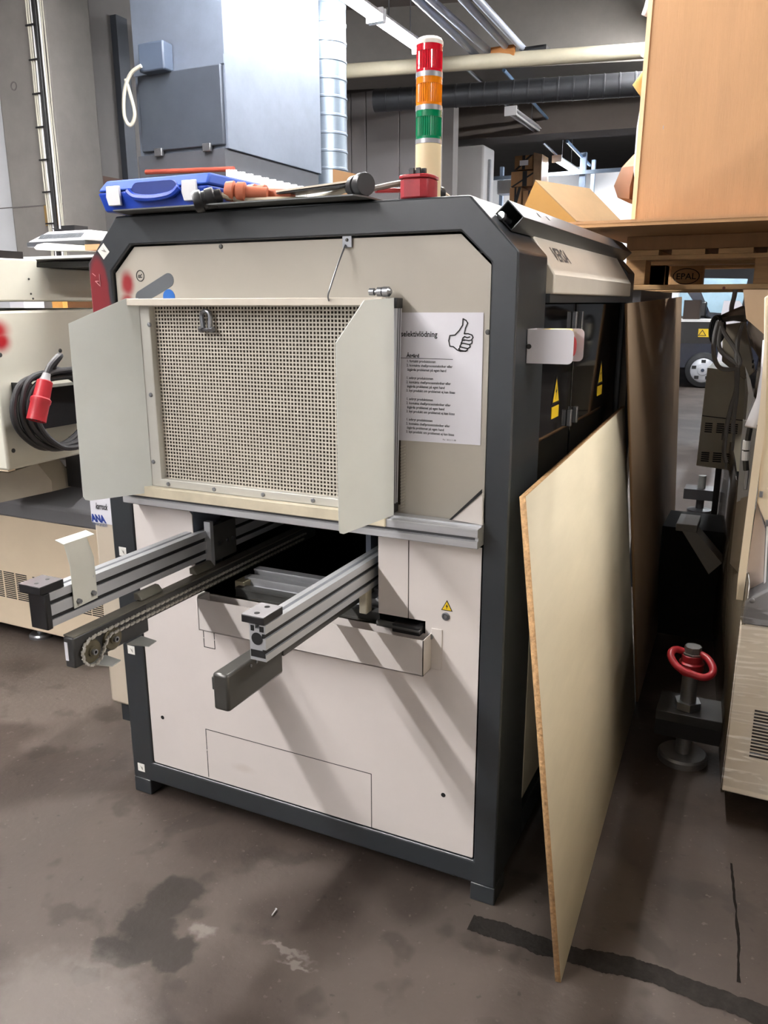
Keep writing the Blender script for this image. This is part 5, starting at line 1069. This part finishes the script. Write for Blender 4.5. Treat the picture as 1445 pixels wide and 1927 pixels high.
# stand carrying the pallet
sd = thing('support_stand', 'dark steel stand under the left corner of the pallet', 'stand', (1.31, 2.3, 0))
MB().box((1.18, 1.9, 0), (1.25, 1.98, 1.60)).build('post', CHAR, sd); MB().box((1.17, 2.8, 0), (1.24, 2.9, 1.60)).build('post', CHAR, sd)
MB().box((1.17, 1.88, 1.60), (1.258, 3.0, 1.6515)).build('beam', mat('grey_stand_top', (130, 130, 134), .5, .3), sd)
yb = thing('tilted_carton', 'open yellowish cardboard carton tilted on the boxes behind the dark tube', 'carton', (0.7264, 2.3000, 2.0070))
YC = mat('yellow_carton_face', (150, 112, 52), .75, var=.08); YK = mat('pale_carton_top', (124, 102, 72), .75, var=.1)
f3 = [Vector(p) for p in ((0.5671, 2.3000, 1.9716), (0.6577, 2.3000, 2.1738), (0.8709, 2.3000, 1.9765), (0.8612, 2.3000, 1.9233))]
MB().prism(f3, (0, .008, 0)).build('carton_side', YC, yb)
MB().prism([f3[1], f3[1]+Vector((.16, .5, .01)), f3[2]+Vector((.16, .5, .0)), f3[2]], (0, 0, .006)).build('carton_flap', YK, yb)
st_ = tag(MB().box(((0.5473, 2.2800, 1.9332)[0], 2.28, 0), ((0.8913, 2.2800, 1.9208)[0], 2.9, (0.6545, 2.2800, 1.9591)[2])).build('storage_crate', KRAFT2), 'brown crate behind the machine under the tilted carton', 'crate')

# ---------------------------------------------------------------- far storage rack, boxes, enclosure, van
yk = 12.9
rk = thing('storage_rack', 'blue grey steel storage rack standing before the far white partition', 'rack', (-1.0, yk, 0))
RKM = mat('rack_steel', (120, 136, 156), .4, .5, var=.08)
za = (-1.4446, 12.9000, 3.7143)[2]
for px0 in ((-1.5340, 12.9000, 3.7031)[0], (-3.0991, 12.9000, 3.8026)[0]-.1): 
    MB().box((px0, yk, 0), (px0+.10, yk+.08, za+.35)).build('upright', RKM, rk); MB().box((px0+.09, yk+.5, 0), (px0+.15, yk+.58, za+.3)).build('upright', RKM, rk)
    for k in range(14): MB().box((px0+.035, yk-.004, za-1.6+k*.1), (px0+.065, yk, za-1.55+k*.1)).build('upright_hole', VOID, rk)
MB().box(((-3.1972, 12.9000, 3.7645)[0], yk-.05, za), ((-0.4402, 12.9000, 3.6744)[0]+.8, yk, za+.06)).build('rack_beam', RKM, rk)
zsh = (-2.1700, 12.0000, 2.8429)[2]
MB().box(((-2.8266, 12.0000, 3.0820)[0], 11.9, zsh-.12), ((-1.3826, 12.0000, 3.0155)[0], 12.9, zsh)).build('shelf', RKM, rk)
cart = MATS['brown_cardboard']
y = 11.95
def cbox(a, b, label, tape=True, d=.6):
    t = thing('strapped_carton', label, 'box', ((a[0]+b[0])/2, y+.3, min(a[2], b[2])), 'strapped cartons on the far rack')
    MB().box(a, (b[0], y+d, b[2])).build('carton_body', mat('rack_cardboard', (150, 112, 76), .8, var=.15), t)
    x0, x1 = sorted((a[0], b[0])); z0, z1 = sorted((a[2], b[2]))
    MB().box((x0+(x1-x0)*.42, y-.006, z0), (x0+(x1-x0)*.58, y, z1)).build('strap', BLACK, t)
    MB().prism([(x0, y-.004, z0), (x0+.05, y-.004, z0), (x1, y-.004, z1), (x1-.05, y-.004, z1)], (0, .003, 0)).build('strap', BLACK, t)
    return t
cbox((-2.4592, 11.9500, 2.8926), (-2.2631, 11.9500, 3.4477), 'strapped brown carton low at the left of the far stack')
cbox((-2.2301, 11.9500, 2.8832), (-2.0189, 11.9500, 3.3846), 'strapped brown carton low at the right of the far stack')
cbox((-2.4445, 11.9500, 3.4582), (-1.9803, 11.9500, 3.6898), 'strapped brown carton in the middle of the far stack')
tp = cbox((-2.3914, 11.9500, 3.7170), (-2.0884, 11.9500, 3.9299), 'strapped brown carton with white label on top of the far stack')
MB().box((-2.2979, 11.9300, 3.7729), (-2.1559, 11.9200, 3.8503)).build('label_sheet', PAPER, tp)
tag(MB().prism([(-2.0494, 11.9000, 3.3807), (-1.9217, 11.9000, 3.4785), (-1.9255, 11.9000, 3.9185), (-2.0669, 11.9000, 3.9527)], (0, .4, 0)).build('wrapped_carton', mat('film_wrapped_card', (140, 112, 84), .3, var=.3, coat=.5)), 'film wrapped brown carton standing right of the far stack', 'box')
en = thing('white_enclosure', 'large pale enclosure standing behind the beacon', 'enclosure', (-1.3, 10.2, 0))
MB().box(((-2.9551, 10.0000, 3.6384)[0], 10.0, 0), ((-2.2589, 10.0000, 3.5890)[0], 10.5, (-2.5867, 10.0000, 3.7900)[2])).build('enclosure_body', mat('pale_enclosure_paint', (186, 184, 184), .55, var=.03), en, bevel=.03)
pp_ = tag(MB().box(((-2.2639, 10.2000, 3.4022)[0], 10.2, 0), ((-2.2233, 10.2000, 3.3997)[0], 10.25, (-2.2466, 10.2000, 3.6169)[2])).build('steel_post', STEEL), 'thin steel post beside the pale enclosure', 'post')
tag(MB().box((-2.8915, 12.6000, 3.4472), Vector((-2.6119, 12.6000, 3.6645))+Vector((0, .3, 0))).build('pale_case', WALLW), 'pale case on the far rack left of the strapped cartons', 'case')
tag(MB().box((-1.0090, 12.4000, 3.0103), Vector((-0.9977, 12.4000, 3.1003))+Vector((0, .04, 0))).build('yellow_post', YELLOW), 'small yellow post low in front of the far white partition', 'post')

# van
yv = 15.0
vn = thing('van', 'dark blue van parked far behind the aisle, showing wheel and mirror', 'van', (0.2984, 18.8890, 0))
VB = mat('dark_blue_van_paint', (28, 32, 46), .25, var=.03, coat=.6)
w = Vector((0.5858, 15.0000, 0.6639)); R_w = .33
gz = w.z-R_w
def vz(z): return z
xw = w.x
MB().prism([(xw-3.0, yv, .35), (xw+.95, yv, .35), (xw+1.0, yv, 1.0), (xw+.7, yv, 1.25), (xw+.28, yv, 1.38), (xw-.4, yv, 2.05), (xw-3.0, yv, 2.15)], (0, 1.9, 0)).build('van_body', VB, vn, bevel=.03)
GL = mat('pale_van_glass', (150, 176, 190), .15, var=.2, scale=3)
MB().prism([(xw-.9, yv-.01, 1.35), (xw-.08, yv-.01, 1.35), (xw-.5, yv-.01, 1.9), (xw-.9, yv-.01, 1.92)], (0, .015, 0)).build('side_window', GL, vn)
MB().prism([(xw+.02, yv-.012, 1.42), (xw+.55, yv-.012, 1.38), (xw+.62, yv-.012, 2.02), (xw-.3, yv-.012, 2.05)], (0, .02, 0)).build('windscreen', GL, vn)
MB().box((xw-.2, yv-.2, 1.33), (xw-.03, yv-.08, 1.62)).build('mirror', BLACK, vn, bevel=.03)
MB().tube([(xw-.06, yv-.12, 1.36), (xw+.05, yv-.02, 1.28)], .035, 8).build('mirror_arm', BLACK, vn)
for dx in (0.,):
    wy = yv-.06
    wc_ = Vector((xw, wy, .34))
    tyre = MB().rev(wc_+Vector((0, .16, 0)), (0, -1, 0), [(0, .33), (.14, .34), (.18, .32), (.2, .24), (.19, .22)], 32).build('tyre', mat('tyre_rubber', (30, 30, 32), .7, var=.1), vn)
    hcp = MB().rev(wc_+Vector((0, .0, 0)), (0, -1, 0), [(0, .235), (.03, .235), (.045, .2), (.05, .1), (.065, .09), (.07, .03)], 32).build('hubcap', mat('silver_hubcap', (200, 202, 208), .3, .4, var=.03), vn)
    for i in range(5):
        g = i*2*math.pi/5+.3; p = wc_+Vector((.17*math.cos(g), -.047, .17*math.sin(g)))
        MB().box(p+Vector((-.04, -.006, -.03)), p+Vector((.04, .006, .03))).build('hubcap_hole', BLACK, hcp)
    MB().rev(wc_+Vector((0, -.065, 0)), (0, -1, 0), [(0, .035), (.01, .03)], 16).build('hub_badge', mat('dark_hub', (50, 60, 76), .4), hcp)
ye = 9.0
eq = thing('black_equipment', 'black equipment box with yellow warning label standing before the van', 'equipment', ((0.9692, 9.0000, 1.1514)[0], ye+.3, 0))
e0 = (0.7688, 9.0000, 1.1091); e1 = (1.1009, 9.0000, 1.3691)
MB().box((e0[0]-.25, ye, e0[2]), (e1[0]+.3, ye+.5, e1[2])).build('equipment_body', BLACK, eq)
MB().box((e0[0]-.25, ye-.02, e1[2]), (e1[0]+.3, ye+.5, e1[2]+.03)).build('white_edge', WHITE, eq)
for xx in (e0[0]-.2, e1[0]+.25): MB().box((xx, ye+.1, 0), (xx+.04, ye+.16, e0[2])).build('leg', STEEL, eq)
y0_, y1_ = (0.9231, 8.9960, 1.1892), (1.0909, 8.9960, 1.2870)
lb = MB().box((y0_[0], ye-.004, y0_[2]), (y1_[0], ye-.001, y1_[2])).build('warning_label', YELLOW, eq)
lc = ((y0_[0]*.72+y1_[0]*.28), (y0_[2]+y1_[2])/2)
MB().ring([(lc[0]-.05, ye-.0045, lc[1]-.035), (lc[0]+.05, ye-.0045, lc[1]-.035), (lc[0], ye-.0045, lc[1]+.04)], [(lc[0]-.035, ye-.0045, lc[1]-.027), (lc[0]+.035, ye-.0045, lc[1]-.027), (lc[0], ye-.0045, lc[1]+.025)], (0, -.001, 0)).build('label_triangle', INK, lb)
pb_ = MB().box((e0[0]-.05, ye+.08, e1[2]+.03), (e0[0]+.14, ye+.3, e1[2]+.26)).build('parcel', mat('dark_parcel', (44, 32, 24), .7), None)
tag(pb_, 'dark brown parcel standing on the black equipment box', 'parcel')
ws = tag(MB().prism([(1.2170, 8.0000, 1.4251), (1.2363, 8.0000, 1.6176), (1.3969, 8.0000, 1.6171), (1.4607, 8.0000, 1.5108), (1.33, 8.0, 0.), (1.15, 8.0, 0.), (1.2524, 8.0000, 1.3398)], (0, .02, 0)).build('white_sheet', PAPER), 'white sheet of packing beyond the hanging cables', 'sheet')
# the small screw on the floor
sw = thing('loose_screw', 'small shiny loose screw lying on the floor before the machine', 'screw', (0.7408, -0.2826, 0))
s0 = Vector((0.7421, -0.2949, 0)); s1 = Vector((0.7406, -0.2719, 0)); d = (s1-s0).normalized(); up_v = Vector((0, 0, .0042))
MB().rev(s0+up_v, d, [(0, .0008), (.004, .0022), ((s1-s0).length, .0024)], 10).build('shank', mat('bright_zinc', (230, 230, 232), .25, .8), sw)
MB().rev(s1+up_v, d, [(0, .0024), (.001, .0042), (.003, .0042), (.004, .0025)], 12).build('screw_head', MATS['bright_zinc'], sw)

# ---------------------------------------------------------------- unseen machine added right of the camera to shade the floor
nb = thing('unseen_shade_machine', 'unseen cream machine body added right of the camera to shade the aisle floor', 'machine', (3.3, -.9, 0))
MB().box((2.75, -2.6, .1), (3.9, .45, 1.8)).build('body', LMW, nb, bevel=.01)
for x, y in ((2.9, -2.4), (3.7, -2.4), (2.9, .25), (3.7, .25)): MB().rev((x, y, 0), (0, 0, 1), [(0, .058), (.012, .058), (.02, .05), (.022, .02), (.1, .02)], 20).build('levelling_foot', STEEL, nb)
MB().box((2.744, -1.6, .9), (2.75, -.3, 1.6)).build('door_panel', GREYB, nb)
